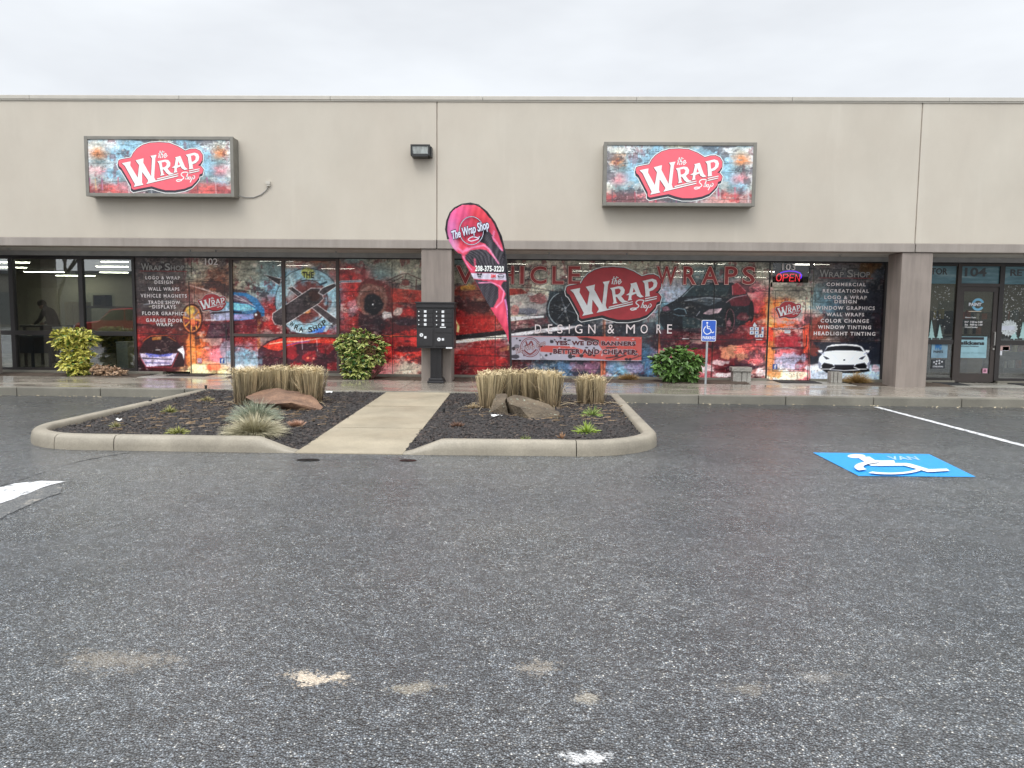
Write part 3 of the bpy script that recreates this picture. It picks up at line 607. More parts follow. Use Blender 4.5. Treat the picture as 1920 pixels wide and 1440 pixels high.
cv.poly([(332, 656), (343, 648), (346, 660), (345, 676), (342, 664)], (225, 215, 220)); cv.line([(292, 656), (300, 656)], 1.2, K['w'])
# car flank and gold wheel by door 102
cv.poly([(320, 532), (356, 530), (395, 545), (440, 560), (440, 600), (395, 605), (350, 575), (330, 560)], (110, 70, 66), .55, .4, 33)
for i in range(6): cv.line([(352+i*9, 534+i*2), (400+i*8, 548+i*4), (438, 566+i*3)], 1.1, (215, 195, 185), .7, .5, 40+i)
cv.blob(425, 575, 18, 10, (120, 180, 205), .8, seed=23); cv.poly([(392, 578), (432, 578), (436, 600), (396, 602)], (160, 170, 200), .8, .4)
cv.line([(398, 587), (434, 584)], 3, (40, 35, 40)); cv.line([(386, 600), (404, 600)], 2, K['w'], .8)
cv.ring(360, 598, 19, 27, 4, (60, 25, 22), .9)
cv.ring(360, 598, 16, 24, 2.4, (205, 120, 70), .9)
for a in range(0, 360, 45): cv.line([(360+3*math.cos(R(a)), 598+4*math.sin(R(a))), (360+15*math.cos(R(a+8)), 598+22*math.sin(R(a+8)))], 3, (225, 150, 70), .9)
cv.blob(357, 582, 8, 9, (215, 180, 80), .7, seed=25); cv.blob(363, 606, 7, 7, (225, 90, 60), .7, seed=26)
cv.poly([(395, 604), (440, 604), (440, 634), (385, 634)], (58, 38, 52), .75, .3, 34)
cv.blob(358, 660, 9, 38, (225, 130, 66), .7, rough=.5, seed=27); cv.blob(372, 695, 22, 12, (232, 214, 168), .8, seed=28); cv.blob(408, 668, 16, 12, (215, 120, 130), .7, seed=29); cv.blob(425, 655, 12, 20, (120, 135, 150), .6, seed=30); cv.blob(402, 688, 14, 7, (225, 90, 60), .7, seed=24)
cv.line([(366, 634), (436, 632)], 3, (45, 25, 35), .8, .5)
# blue car
cv.poly([(436, 548), (462, 549), (482, 560), (496, 580), (496, 592), (480, 598), (436, 602)], (44, 108, 160), .95, .15, 35)
cv.poly([(436, 553), (460, 556), (476, 572), (455, 569), (436, 565)], (120, 80, 90), .8); cv.poly([(436, 568), (466, 571), (480, 580), (458, 584), (436, 580)], (135, 205, 225), .9)
cv.line([(438, 585), (452, 586)], 4, (30, 40, 60)); cv.poly([(436, 590), (470, 588), (484, 592), (470, 598), (436, 600)], (185, 160, 205), .8, .3); cv.line([(440, 552), (478, 575)], 1.2, K['w'], .8); cv.line([(436, 558), (462, 566)], 1.4, K['w'], .7)
cv.blob(482, 594, 7, 11, (70, 30, 30), 1, seed=41); cv.blob(480, 590, 2.5, 2.5, K['w'], 1, seed=42); cv.blob(487, 606, 2.5, 3, (200, 160, 70), .9, seed=42); cv.poly([(436, 602), (492, 598), (488, 624), (436, 624)], (70, 24, 36), .75, .3, 36)
for x in (484, 487): cv.line([(x, 600), (x, 660)], 3, (190, 120, 60), .5, .7, 43)
# ring emblem with crossed tools
cv.ring(577, 565, 50, 50, 23, (142, 176, 188), 1., tex=.15); cv.ring(577, 565, 61, 62, 1.6, (40, 50, 60), .8); cv.ring(577, 565, 38, 40, 2, (40, 30, 34), .8)
cv.blob(577, 566, 37, 38, (104, 40, 34), .85, seed=44); cv.blob(572, 580, 10, 10, (235, 150, 90), .9, seed=45); cv.blob(560, 572, 8, 12, (200, 195, 200), .8, seed=46); cv.blob(577, 512, 12, 10, (190, 185, 60), .7, seed=47)
cv.blob(545, 540, 10, 26, (190, 205, 205), .5, seed=48); cv.blob(625, 590, 8, 16, (220, 215, 215), .5, seed=49)
def tool(P, col=(38, 30, 32)): cv.poly(offpoly(P, 1.3), (228, 220, 220), .95, .2, 7); cv.poly(P, col, .93, .12, 8)
tool([(496, 515), (527, 523), (524, 534), (514, 528)])
tool([(540, 540), (548, 538), (632, 599), (634, 607), (626, 610)])
tool([(512, 588), (583, 541), (600, 541), (606, 560), (598, 568), (532, 610), (516, 608), (511, 598)])
cv.blob(589, 555, 10, 11, (60, 38, 34), 1, seed=50); tool([(598, 549), (604, 541), (618, 535), (629, 531), (631, 536), (618, 545), (606, 553)]); cv.line([(600, 534), (612, 529)], 3.5, (40, 60, 75)); cv.line([(630, 533), (640, 528), (676, 527)], 4, (200, 205, 205), .8); cv.line([(630, 533), (640, 528), (676, 527)], 1.6, (50, 80, 100), .9)
cv.poly([(572, 570), (583, 575), (620, 548), (608, 556)], (32, 26, 28), .0)
cv.poly([(538, 606), (560, 618), (600, 618), (625, 604), (612, 622), (575, 626), (545, 622)], (188, 205, 215), .8, .3, 37); cv.poly([(575, 624), (612, 610), (605, 624)], (40, 90, 180), .8)
# red car below
cv.poly([(484, 655), (500, 640), (520, 633), (545, 630), (600, 631), (640, 637), (640, 702), (484, 702)], (52, 24, 34), .92, .15, 38)
cv.poly([(492, 650), (508, 640), (528, 634), (560, 630), (604, 631), (640, 638), (638, 646), (600, 643), (560, 644), (538, 652), (522, 658), (505, 655)], (212, 62, 45), .97, .1, 39)
cv.line([(505, 645), (530, 641), (565, 640), (600, 634)], 2, (245, 190, 160), .9); cv.line([(536, 648), (560, 642), (580, 640)], 2, (120, 60, 130)); cv.line([(566, 634), (567, 655)], 1, K['w'], .7); cv.line([(594, 634), (595, 658)], 1, K['w'], .7)
for cx, cy in ((580, 670), (610, 655), (560, 690), (625, 690), (545, 660)): cv.blob(cx, cy, 13, 12, (160, 34, 40), .65, rough=.8, seed=cx)
cv.blob(577, 671, 2.5, 2, (225, 120, 90), 1, seed=51); cv.blob(588, 672, 2, 2, (215, 130, 120), 1, seed=52); cv.blob(450, 675, 34, 14, (120, 155, 170), .6, rough=.7, seed=53); cv.blob(462, 690, 26, 8, (205, 210, 215), .7, seed=54)
# off-road truck wheel and cab
cv.poly([(672, 560), (676, 532), (690, 521), (716, 527), (733, 538), (737, 565), (735, 600), (720, 575), (700, 545), (685, 545)], (92, 36, 34), .85, .15, 55)
cv.blob(698, 560, 28, 30, (110, 70, 60), 1, .15, .2, 56); cv.ring(698, 565, 26, 27, 5, (150, 115, 105), .8, tex=.6); cv.blob(700, 571, 18, 20, (22, 18, 24), 1, .2, .15, 57); cv.blob(699, 571, 1.6, 1.6, K['w'], 1, seed=1)
cv.poly([(672, 590), (716, 590), (712, 622), (672, 618)], (40, 26, 32), .8, .3, 58); cv.blob(724, 591, 10, 7, (220, 212, 208), .9, rough=.8, seed=59); cv.blob(746, 583, 8, 7, (215, 200, 190), .85, rough=.8, seed=60); cv.blob(662, 575, 9, 14, (190, 150, 160), .6, rough=.8, seed=61)
cv.poly([(733, 540), (795, 545), (795, 572), (760, 568), (735, 566)], (172, 52, 40), .85, .1, 62)
cv.line([(726, 526), (753, 514), (765, 513), (795, 527)], 1.6, (80, 55, 50)); cv.line([(733, 530), (755, 519)], 1.5, (70, 50, 45)); cv.line([(781, 524), (780, 541)], 2, (80, 55, 50)); cv.line([(756, 517), (752, 537), (776, 542)], 1.2, (110, 70, 60), .8); cv.blob(760, 530, 7, 6, (120, 62, 55), .9, seed=63)
cv.blob(762, 604, 24, 8, (46, 36, 46), .8, seed=64); cv.blob(770, 690, 26, 12, (200, 188, 170), .8, rough=.8, seed=65); cv.blob(765, 655, 30, 5, (50, 22, 30), .8, seed=66)
cv.line([(720, 630), (795, 631)], 2.5, (230, 110, 60), .8, .3, 67)
# behind the flag: rust red truck, white stripes
cv.blob(885, 545, 34, 14, (150, 60, 45), .7, rough=.6, seed=70); cv.blob(878, 540, 12, 6, (215, 165, 60), .7, rough=.8, seed=71); cv.blob(895, 575, 42, 13, (60, 26, 28), .8, rough=.7, seed=72)
cv.poly([(850, 552), (870, 542), (905, 545), (915, 560), (880, 560)], (90, 40, 36), .5, .3)
cv.poly([(850, 595), (950, 590), (950, 622), (850, 630)], (160, 38, 34), .75, .3, 73)
cv.poly([(850, 629), (955, 618), (1060, 608), (1060, 614), (955, 630), (850, 637)], (30, 26, 30), .95)
cv.poly([(850, 639), (950, 627), (950, 634), (852, 644)], (222, 215, 200)); cv.poly([(955, 626), (1062, 610), (1150, 604), (1150, 607), (1062, 618), (955, 632)], (215, 210, 215)); cv.poly([(952, 594), (1020, 592), (1020, 595), (955, 602)], (225, 222, 222))
cv.poly([(955, 603), (1018, 596), (1030, 606), (958, 620)], (120, 60, 66), .7, .5)
cv.poly([(852, 596), (857, 604), (862, 612), (860, 624), (856, 622), (857, 610)], (230, 190, 130)); cv.poly([(936, 654), (954, 648), (954, 656), (938, 660)], (215, 180, 120), .9, .3)
cv.poly([(850, 645), (952, 638), (952, 700), (850, 700)], (112, 24, 30), .5, .6, 74); cv.line([(850, 665), (952, 668)], 1.6, (40, 16, 22), .8, .3); cv.line([(850, 686), (952, 688)], 1.6, (40, 16, 22), .8, .3)
cv.poly([(955, 545), (1000, 549), (1030, 558), (1030, 588), (990, 592), (955, 590)], (178, 172, 168), .75, .3, 75); cv.poly([(955, 541), (978, 541), (990, 550), (955, 554)], (150, 52, 44), .95)
cv.line([(955, 538), (1000, 540), (1050, 548)], 1.5, (60, 55, 55), .8); cv.blob(1010, 560, 14, 9, (130, 66, 66), .7, rough=.8, seed=76); cv.blob(985, 585, 24, 6, (80, 84, 98), .7, rough=.7, seed=77); cv.blob(965, 580, 8, 9, (200, 110, 105), .6, rough=.7, seed=78)
# big tyre and teal body
cv.poly([(1030, 546), (1068, 545), (1075, 560), (1110, 610), (1040, 612), (1024, 590)], (34, 48, 56), .9, .1, 79); cv.blob(1056, 580, 32, 33, (26, 30, 36), 1, .12, .08, 80); cv.ring(1058, 580, 30, 32, 1.6, (190, 205, 210), .85, a0=110, a1=250)
for a in (20, 75, 130, 200, 250, 310): cv.line([(1060, 580), (1060+22*math.cos(R(a)), 580+24*math.sin(R(a)))], 1.1, (120, 128, 136), .8)
for dx, dy in ((0, -3), (0, 4), (-6, 0)): cv.ring(1060+dx, 580+dy, 1.4, 1.4, .9, K['w'])
cv.poly([(1100, 606), (1230, 604), (1230, 628), (960, 634), (1060, 620)], (34, 36, 44), .8, .3, 81); cv.blob(1090, 690, 40, 14, (40, 46, 58), .8, rough=.6, seed=82); cv.blob(1080, 688, 12, 9, (150, 110, 130), .6, rough=.8, seed=83)
for x, co in ((1060, (95, 130, 165)), (1110, (160, 100, 130)), (1150, (110, 150, 185)), (1190, (150, 120, 150)), (1222, (90, 130, 165))): cv.blob(x, 688, 14, 12, co, .6, rough=.8, seed=x)
cv.line([(1128, 676), (1129, 702)], 5, (225, 120, 80), .8, .4)
for x in (1130, 1233, 1438): cv.line([(x+3, 560), (x+3, 700)], 5, (225, 105, 60), .55, .6, x)
# black saloon
cv.blob(1262, 545, 30, 25, (185, 165, 175), .5, rough=.7, seed=90); cv.blob(1240, 580, 10, 40, (80, 120, 130), .6, rough=.6, seed=91); cv.blob(1420, 560, 14, 24, (165, 80, 90), .5, rough=.7, seed=92)
cv.poly([(1236, 592), (1243, 575), (1262, 565), (1280, 553), (1298, 534), (1330, 530), (1374, 530), (1398, 546), (1411, 568), (1413, 588), (1404, 602), (1388, 610), (1376, 624), (1360, 628), (1300, 624), (1246, 618), (1237, 606)], (26, 30, 36), .98)
cv.poly([(1278, 556), (1299, 536), (1332, 533), (1370, 533), (1362, 556), (1330, 554)], (44, 60, 64), .95, .15, 93); cv.line([(1280, 556), (1300, 536), (1330, 532)], 1.1, (170, 180, 185), .8); cv.poly([(1285, 560), (1330, 556), (1356, 562), (1330, 574), (1300, 566)], (88, 98, 104), .7, .3, 94); cv.line([(1284, 564), (1322, 558), (1352, 560)], 1.4, (185, 190, 195), .8)
cv.poly([(1373, 534), (1383, 530), (1397, 544), (1399, 551), (1376, 554)], (128, 40, 48)); cv.line([(1373, 536), (1374, 553)], 1.4, K['p']); cv.line([(1383, 531), (1398, 546)], 1, K['p'])
cv.poly([(1365, 562), (1400, 552), (1412, 570), (1398, 574), (1372, 574)], (100, 30, 40), .8, .2); cv.line([(1362, 567), (1374, 558), (1400, 553)], 1.4, (205, 170, 175), .8)
cv.poly([(1318, 588), (1330, 580), (1354, 578), (1348, 587), (1330, 590)], (215, 180, 185), .95, .35, 95); cv.poly([(1240, 576), (1252, 574), (1258, 582), (1244, 584)], (120, 80, 95), .9, .3)
cv.poly([(1264, 582), (1270, 578), (1282, 580), (1284, 590), (1270, 592)], (20, 30, 38)); cv.line([(1264, 581), (1272, 578), (1284, 580), (1287, 588)], 1.1, (140, 165, 175)); cv.line([(1262, 588), (1272, 592), (1284, 592)], 1.1, (110, 130, 140)); cv.blob(1288, 577, 3, 2, K['w'], .9, seed=1); cv.line([(1306, 592), (1312, 584)], 1, (160, 160, 170))
cv.poly([(1280, 594), (1328, 598), (1330, 622), (1280, 620)], (46, 60, 64), .9); cv.line([(1300, 594), (1318, 602), (1326, 612)], 1.2, (190, 160, 160), .7, .5)
cv.blob(1368, 600, 10, 25, (18, 16, 20), 1, .15, .08, 96); cv.ring(1369, 600, 8, 21, 1.2, (130, 80, 88), .9); cv.blob(1367, 604, 4, 9, (170, 110, 120), .7, rough=.8, seed=97); cv.blob(1409, 584, 5, 20, (24, 14, 20), 1, .15, .08, 98); cv.blob(1392, 594, 10, 8, (112, 44, 52), .7, rough=.7, seed=99)
for i in range(5): cv.line([(1376, 622-i*3), (1430, 606+i*2)], 1.2, (150, 70, 80), .5, .6, 100+i)
cv.poly([(1236, 618), (1438, 610), (1438, 638), (1236, 638)], (92, 34, 44), .5, .5, 106)
cv.line([(1280, 635.5), (1291, 635.5)], 2.2, K['w']); cv.line([(1418, 637), (1428, 637)], 2, K['w'])
cv.blob(1300, 650, 50, 5, (50, 24, 38), .8, rough=.7, seed=107); cv.blob(1370, 662, 26, 12, (232, 165, 120), .6, rough=.9, seed=108); cv.blob(1400, 655, 20, 9, (215, 90, 80), .6, rough=.9, seed=109)
cv.blob(1330, 690, 20, 8, (236, 226, 226), .7, rough=1, seed=110); cv.blob(1395, 688, 30, 5, (46, 22, 34), .85, rough=.7, seed=111); cv.blob(1350, 680, 14, 5, (236, 226, 226), .6, rough=1, seed=112); cv.blob(1375, 703, 40, 4, (225, 215, 215), .8, rough=.8, seed=113); cv.blob(1425, 700, 9, 8, (232, 222, 226), .7, rough=.8, seed=114)
# around door 103
cv.blob(1444, 660, 8, 60, (235, 140, 70), .75, rough=.7, seed=115); cv.blob(1443, 585, 7, 30, (225, 180, 110), .6, rough=.8, seed=116); cv.blob(1477, 640, 24, 14, (150, 40, 50), .8, rough=.6, seed=117)
cv.poly([(1505, 612), (1518, 606), (1518, 660), (1506, 662)], (215, 75, 50), .85, .3, 118); cv.poly([(1440, 612), (1450, 614), (1450, 640), (1440, 640)], (205, 60, 45), .85, .3, 119); cv.line([(1447, 617), (1508, 616)], 3, (40, 24, 34), .85, .4); cv.line([(1448, 653), (1508, 652)], 4, (40, 24, 34), .85, .4)
cv.line([(1450, 615), (1480, 622), (1506, 613)], 1, K['w'], .8, .4); cv.line([(1450, 655), (1476, 652), (1500, 658)], 1, K['w'], .7, .4)
cv.blob(1478, 676, 26, 14, (170, 178, 205), .7, rough=.8, seed=120); cv.blob(1460, 590, 16, 14, (205, 120, 130), .5, rough=.8, seed=121); cv.blob(1490, 585, 14, 14, (150, 185, 190), .5, rough=.8, seed=122); cv.blob(1478, 548, 30, 12, (130, 122, 108), .7, rough=.5, seed=123)
cv.blob(1475, 704, 40, 8, (240, 225, 190), .8, rough=.7, seed=124); cv.blob(1452, 700, 12, 8, (240, 150, 80), .7, rough=.8, seed=125)
# right text panel and white supercar
g = np.clip((cv.xx-1528)/40, 0, 1)*np.clip((642-cv.yy)/6, 0, 1); cv.put(g*.55, (34, 38, 48)); cv.blob(1545, 560, 24, 26, (70, 100, 112), .6, rough=.7, seed=126); cv.blob(1532, 615, 18, 22, (140, 56, 44), .7, rough=.8, seed=127); cv.blob(1632, 500, 22, 14, (110, 70, 30), .5, rough=.8, seed=128)
cv.blob(1545, 515, 22, 30, (105, 100, 96), .4, rough=.7, seed=129)
cv.poly([(1519, 641), (1655, 641), (1655, 684), (1519, 684)], (30, 34, 44), .93, .08, 130); cv.blob(1524, 655, 12, 12, (130, 56, 46), .7, rough=.9, seed=131)
g = np.clip((cv.yy-682)/5, 0, 1)*(cv.xx > 1519); cv.put(g*.9, (175, 195, 212)); cv.blob(1530, 690, 16, 6, (220, 222, 228), .8, rough=.8, seed=132); cv.blob(1642, 690, 10, 6, (205, 165, 175), .7, rough=.8, seed=133)
cv.poly([(1536, 690), (1539, 683), (1626, 683), (1631, 696), (1608, 700), (1550, 699)], (16, 16, 20))
cv.poly([(1545, 660), (1551, 650), (1560, 646), (1583, 645), (1606, 646), (1616, 650), (1623, 660), (1629, 672), (1630, 682), (1628, 692), (1622, 688), (1545, 687), (1537, 692), (1534, 682), (1536, 670)], (196, 200, 218))
cv.poly([(1546, 659), (1553, 650), (1565, 648), (1602, 648), (1612, 650), (1619, 659), (1598, 657), (1568, 657)], (22, 24, 30)); cv.line([(1551, 650), (1583, 646), (1614, 650)], 1.4, (225, 228, 235))
cv.poly([(1533, 657), (1541, 656), (1543, 660), (1536, 661)], (205, 208, 220)); cv.poly([(1622, 660), (1623, 656), (1631, 657), (1629, 661)], (205, 208, 220)); cv.line([(1538, 661), (1545, 664)], 2, (150, 155, 170)); cv.line([(1620, 664), (1628, 661)], 2, (150, 155, 170))
for s_ in (1, -1):
    X = lambda x: 1583+s_*(x-1583)
    cv.poly([(X(1543), 667), (X(1551), 670), (X(1556), 673), (X(1549), 674)], (30, 32, 40)); cv.poly([(X(1540), 686), (X(1545), 680), (X(1560), 683), (X(1566), 688), (X(1556), 692), (X(1543), 692)], (18, 18, 22)); cv.line([(X(1541), 692), (X(1556), 692), (X(1568), 687)], 1.4, (225, 228, 235)); cv.poly([(X(1534), 676), (X(1540), 682), (X(1538), 692), (X(1535), 690)], (120, 124, 140))
cv.poly([(1564, 684), (1602, 684), (1600, 691), (1566, 691)], (26, 26, 32)); cv.line([(1556, 693), (1583, 695), (1612, 693)], 1.3, (215, 218, 228)); cv.blob(1583, 675, 1.5, 1.5, (20, 20, 30), 1, .2, 0, 1); cv.line([(1560, 663), (1575, 680)], 1, (170, 176, 200), .6); cv.line([(1606, 663), (1591, 680)], 1, (170, 176, 200), .6)
car_ = ((cv.xx > 1534)*(cv.xx < 1631)*(cv.yy > 644)*(cv.yy < 697))[..., None]; keep = cv.a.copy()
def grunge(c, seed, amt=1.):
    h, w_, k = c.h, c.w, c.k
    f1 = fbm(h, w_, 6.*k, seed, 4, 1.9, .75); f2 = fbm(h, w_, 22*k, seed+1, 5, 1.4, .7); f3 = fbm(h, w_, 2.6*k, seed+2, 2, 1.2, .9); v1 = fbm(h, w_, 9*k, seed+3, 4, .28, .7)
    L_ = 1+amt*((f1-.5)*1.15+(f3-.5)*.75); L_ *= 1-.62*amt*np.clip((f1*.5+f2*.5-.53)*14, 0, 1); L_ *= 1-.35*amt*np.clip((v1-.56)*12, 0, 1)
    c.a = c.a*L_[..., None]
    c.a = c.a+(np.clip((fbm(h, w_, 3.4*k, seed+5, 3, 1.6, .8)*.6+f2*.4-.60)*12, 0, 1)*amt*.55)[..., None]*(np.array((225, 205, 185))-c.a)
bricks(cv, 21, 58, 200, .5); grunge(cv, 900, .42); cv.a = np.where(car_, keep*.95+cv.a*.05, cv.a); cv.a = np.clip(cv.a*1.06+4, 0, 255); gm_ = cv.a.mean(-1, keepdims=True); cv.a = gm_+(cv.a-gm_)*1.0; cv.a = np.clip(96+(cv.a-96)*1.22+8, 6, 250)
# ================================================================ STOREFRONT
film = attrmat('printed_film', .28, spec=.45, trans=.022, mult=1.14); filmop = attrmat('printed_film_opaque', .3, spec=.45, mult=1.14)
frm = simple('bronze_frame', (.035, .031, .03), .42, .2, .08); frb = simple('brown_frame', (.075, .055, .048), .45, .1, .08)
gl = glass('clear_glass', (.76, .79, .76), .165); gld = glass('dark_glass', (.5, .5, .52), .05)
FT, FB, RZ = 2.735, .205, 1.04
def bar(m, x0, x1, z0, z1, y0=GY-.04, y1=GY+.08): m.box(x0, x1, y0, y1, z0, z1, .004)
def window(px0, px1, kind, fw=.05, rail=.05, fm=None, bot=FB):
    a, b = XP(px0), XP(px1); fm = fm or frm; m = MB()
    if kind == 'plain' or kind == 'framed':
        bar(m, a-fw, a+fw, bot, FT); bar(m, a+fw, b-fw, FT-.05, FT); bar(m, a+fw, b-fw, bot, bot+.055); bar(m, a+fw, b-fw, RZ-rail, RZ+rail)
    else:
        m.box(b-.02, b+.004, GY+.004, GY+.06, bot, FT); m.box(a, b-.02, GY+.004, GY+.06, RZ-.02, RZ+.02); m.box(a, b-.02, GY+.004, GY+.06, FT-.02, FT); fm = MATS['black_frame']
    wn = m.build('window', fm, B)
    zs = ((bot+.055, RZ-rail), (RZ+rail, FT-.05)) if kind in ('plain', 'framed') else ((bot, RZ-.009), (RZ+.009, FT))
    for z0, z1 in zs:
        x0, x1 = (a+fw, b-fw) if kind in ('plain', 'framed') else (a, b-.016)
        if kind == 'plain': m = MB(); m.box(x0, x1, GY+.01, GY+.02, z0, z1); m.build('pane', gl, wn)
        else:
            if kind != 'framed': pass
            m = art_grid(cv, 0, 0, 0, 0, GY, rect=(x0, x1, z0, z1)); m.build('printed_pane', film if kind == 'framed' or z0 > 1 else filmop, wn)
    return wn
for a, b in ((-210, -95), (-95, 28), (28, 157)): window(a, b, 'plain')
window(157, 257, 'plain'); window(257, 355, 'film'); window(436.5, 534, 'framed', .038, .032, frb); window(534, 635, 'framed', .038, .032, frb); window(635, 736, 'film'); window(736, 842, 'film')
for a, b in ((842, 929), (929, 1031), (1031, 1132), (1132, 1234), (1234, 1336), (1336, 1438)): window(a, b, 'film')
window(1520, 1656, 'film'); window(1656, 1722, 'plain'); window(1722, 1789.5, 'plain', bot=.205); window(1869.5, 1992, 'plain'); window(1992, 2110, 'plain')
m = MB(); bar(m, XP(2110)-.05, XP(2110)+.05, FB, FT); m.build('mullion', frm, B); m = MB(); bar(m, XP(257)-.05, XP(257)+.012, FB, FT); m.build('mullion', frm, B)
m = MB(); bar(m, XP(635)-.038, XP(635)+.03, FB, FT); m.build('mullion', frb, B); m = MB(); bar(m, XP(436.5)-.012, XP(436.5)+.004, .16, FT); m.build('mullion', frb, B)
for a, b in ((352, 357), (731, 735.4), (1028, 1030.6), (1132.5, 1136), (1234.5, 1238), (1337, 1340), (1439.5, 1443), (1652.5, 1655.5)):
    m = art_grid(cv, 0, 0, 0, 0, GY-.02, rect=(XP(a), XP(b), FB, FT)); X0, X1 = XP(a), XP(b); m2 = m
    for x in (X0, X1): m2.add([(x, GY-.02, FB), (x, GY-.02, FT), (x, GY+.004, FT), (x, GY+.004, FB)], [(0, 1, 2, 3)], 0, (.2, .18, .15))
    m2.build('wrapped_mullion', filmop, B)
def wrapdoor(px0, px1, ins, trans_px, txt, tbox, dark_t, lb, nm):
    a, b = XP(px0), XP(px1); zt = W(px0, trans_px[3]+9, GY)[2]
    m = MB(); m.box(a, b, GY+.005, GY+.06, .165, zt if dark_t else FT); dr = m.build('door', MATS['black_frame'], B, tagd=(nm,))
    m = art_grid(cv, 0, 0, 0, 0, GY-.012, rect=(a+.012, b-.012, .17, zt)); m.build('leaf', filmop, dr)
    X0, X1, Z0, Z1 = BOX(*trans_px, GY)
    fr_ = art_grid(cv, 0, 0, 0, 0, GY-.02, rect=(a+.012, b-.012, zt+.01, FT))
    m = MB()
    for r in ((a+.012, X0, zt+.01, FT), (X1, b-.012, zt+.01, FT), (X0, X1, zt+.01, Z0), (X0, X1, Z1, FT)):
        if r[1]-r[0] > .01 and r[3]-r[2] > .01:
            q = art_grid(cv, 0, 0, 0, 0, GY-.02, rect=r, step=.009); m.add(q.v, q.f, 0, np.array(q.c))
    m.build('transom_frame', filmop, dr)
    if dark_t: m = MB(); m.box(X0, X1, GY-.005, GY+.004, Z0, Z1); m.build('transom_pane', gld, dr)
    else: m = art_grid(cv, 0, 0, 0, 0, GY, rect=(X0, X1, Z0, Z1)); m.build('transom_pane', filmop, dr)
    m = MB(); x0, x1, z0, z1 = BOX(*ins, GY-.012); tt = .007
    for r in ((x0, x0+tt, z0, z1), (x1-tt, x1, z0, z1), (x0, x1, z0, z0+tt), (x0, x1, z1-tt, z1)): m.box(r[0], r[1], GY-.016, GY-.013, r[2], r[3])
    m.box(a+.03, a+.045, GY-.016, GY-.013, .17, zt); m.box(b-.045, b-.03, GY-.016, GY-.013, .17, zt)
    m.build('glazing_seam', MATS['black_frame'], dr)
    m = MB(); m.tube([(x1+.035, GY-.012, RZ-.12), (x1+.035, GY-.06, RZ-.12), (x1+.035, GY-.06, RZ+.12), (x1+.035, GY-.012, RZ+.12)], .010, 8); m.build('handle', frm, dr)
    m = MB(); text(txt, tbox, GY-.024, m, .012); m.build('door_number', simple('number_grey', (.80, .74, .73), .5), dr)
    rd, wh, bk = simple('logo_red_deep', (.43, .035, .045), .45), simple('logo_white', (.80, .81, .82), .45), simple('logo_black', (.02, .018, .022), .5)
    logo(dr, BOX(*lb, GY-.02), GY-.02, rd, wh, bk)
    return dr
d102 = wrapdoor(355.2, 436, (366, 534, 423, 683), (359, 480, 431, 519), '102', (384.5, 484.5, 408, 496.5), False, (371, 551, 424, 584), 'mural-wrapped door marked 102')
d103 = wrapdoor(1438.5, 1519.5, (1451, 544, 1508.5, 697), (1444, 493, 1516, 530), '103', (1467, 494.5, 1491.5, 506.5), True, (1454, 565, 1502, 597), 'mural-wrapped door marked 103 with red neon above')
# lettering on the film
pinkl = simple('letter_edge', (.80, .50, .44), .5); redl = simple('letter_red', (.34, .04, .04), .5); whl = simple('letter_white', (.80, .74, .74), .5); grl = simple('letter_grey', (.36, .35, .34), .5); blkl = simple('letter_black', (.02, .02, .024), .5)
def letters(name, items, Y, offs, mats, sp=1., shear=0., parent=B, **kw):
    first = None
    for s, b in items:
        m = MB()
        for k, o in enumerate(offs): text(s, b, Y-.0025*k, m, o, shear, sp, mi=k, base=0, **kw)
        o_ = m.build(name, mats, parent); first = first or o_
    return first
hd = [('V', 857, 888), ('E', 905, 926), ('H', 940, 963), ('I', 976, 981.5), ('C', 995, 1024), ('L', 1036.5, 1056.5), ('E', 1066.5, 1087.5), ('W', 1232, 1268), ('R', 1282, 1304), ('A', 1317, 1346), ('P', 1360, 1382), ('S', 1393, 1415)]
letters('headline_lettering', [(c_, (a, 499.5+(a-860)*.002, b, 531.5+(a-860)*.002)) for c_, a, b in hd], GY-.024, (.055, .035, .012), [blkl, pinkl, redl])
ds = [('D', 1003, 1015), ('E', 1027.5, 1035.5), ('S', 1045, 1055), ('I', 1066.5, 1068.3), ('G', 1078, 1092), ('N', 1103, 1116.5), ('&', 1139, 1152), ('M', 1174, 1190.5), ('O', 1201, 1214.5), ('R', 1231, 1240), ('E', 1251, 1260)]
letters('tagline_lettering', [(c_, (a, 608.3, b, 625.3)) for c_, a, b in ds], GY-.024, (.0,), [simple('tag_pink', (.88, .78, .78), .5)])
lst1 = [('LOGO & WRAP', 273, 337, 518, 523.8), ('DESIGN', 290, 324, 526, 532), ('WALL WRAPS', 278, 336, 538.8, 545), ('VEHICLE MAGNETS', 264, 350, 551.5, 557.8), ('TRADE SHOW', 278, 337, 564, 570), ('DISPLAYS', 286, 329, 572.2, 578.4), ('FLOOR GRAPHICS', 267, 349, 584.6, 590.8), ('GARAGE DOOR', 274, 342, 597.6, 603.8), ('WRAPS', 293, 323, 605.3, 611.3)]
lst2 = [('COMMERCIAL', 1550, 1623, 530.3, 536.3), ('RECREATIONAL', 1543, 1629, 542.5, 548.5), ('LOGO & WRAP', 1546, 1625, 554.6, 560.8), ('DESIGN', 1565, 1606, 562.6, 568.6), ('WINDOW GRAPHICS', 1530, 1640, 574.3, 580.8), ('WALL WRAPS', 1550, 1620, 586.6, 592.8), ('COLOR CHANGE', 1539, 1629, 598.3, 604.8), ('WINDOW TINTING', 1534, 1633, 610.3, 616.8), ('HEADLIGHT TINTING', 1526, 1641, 622.3, 628.8)]
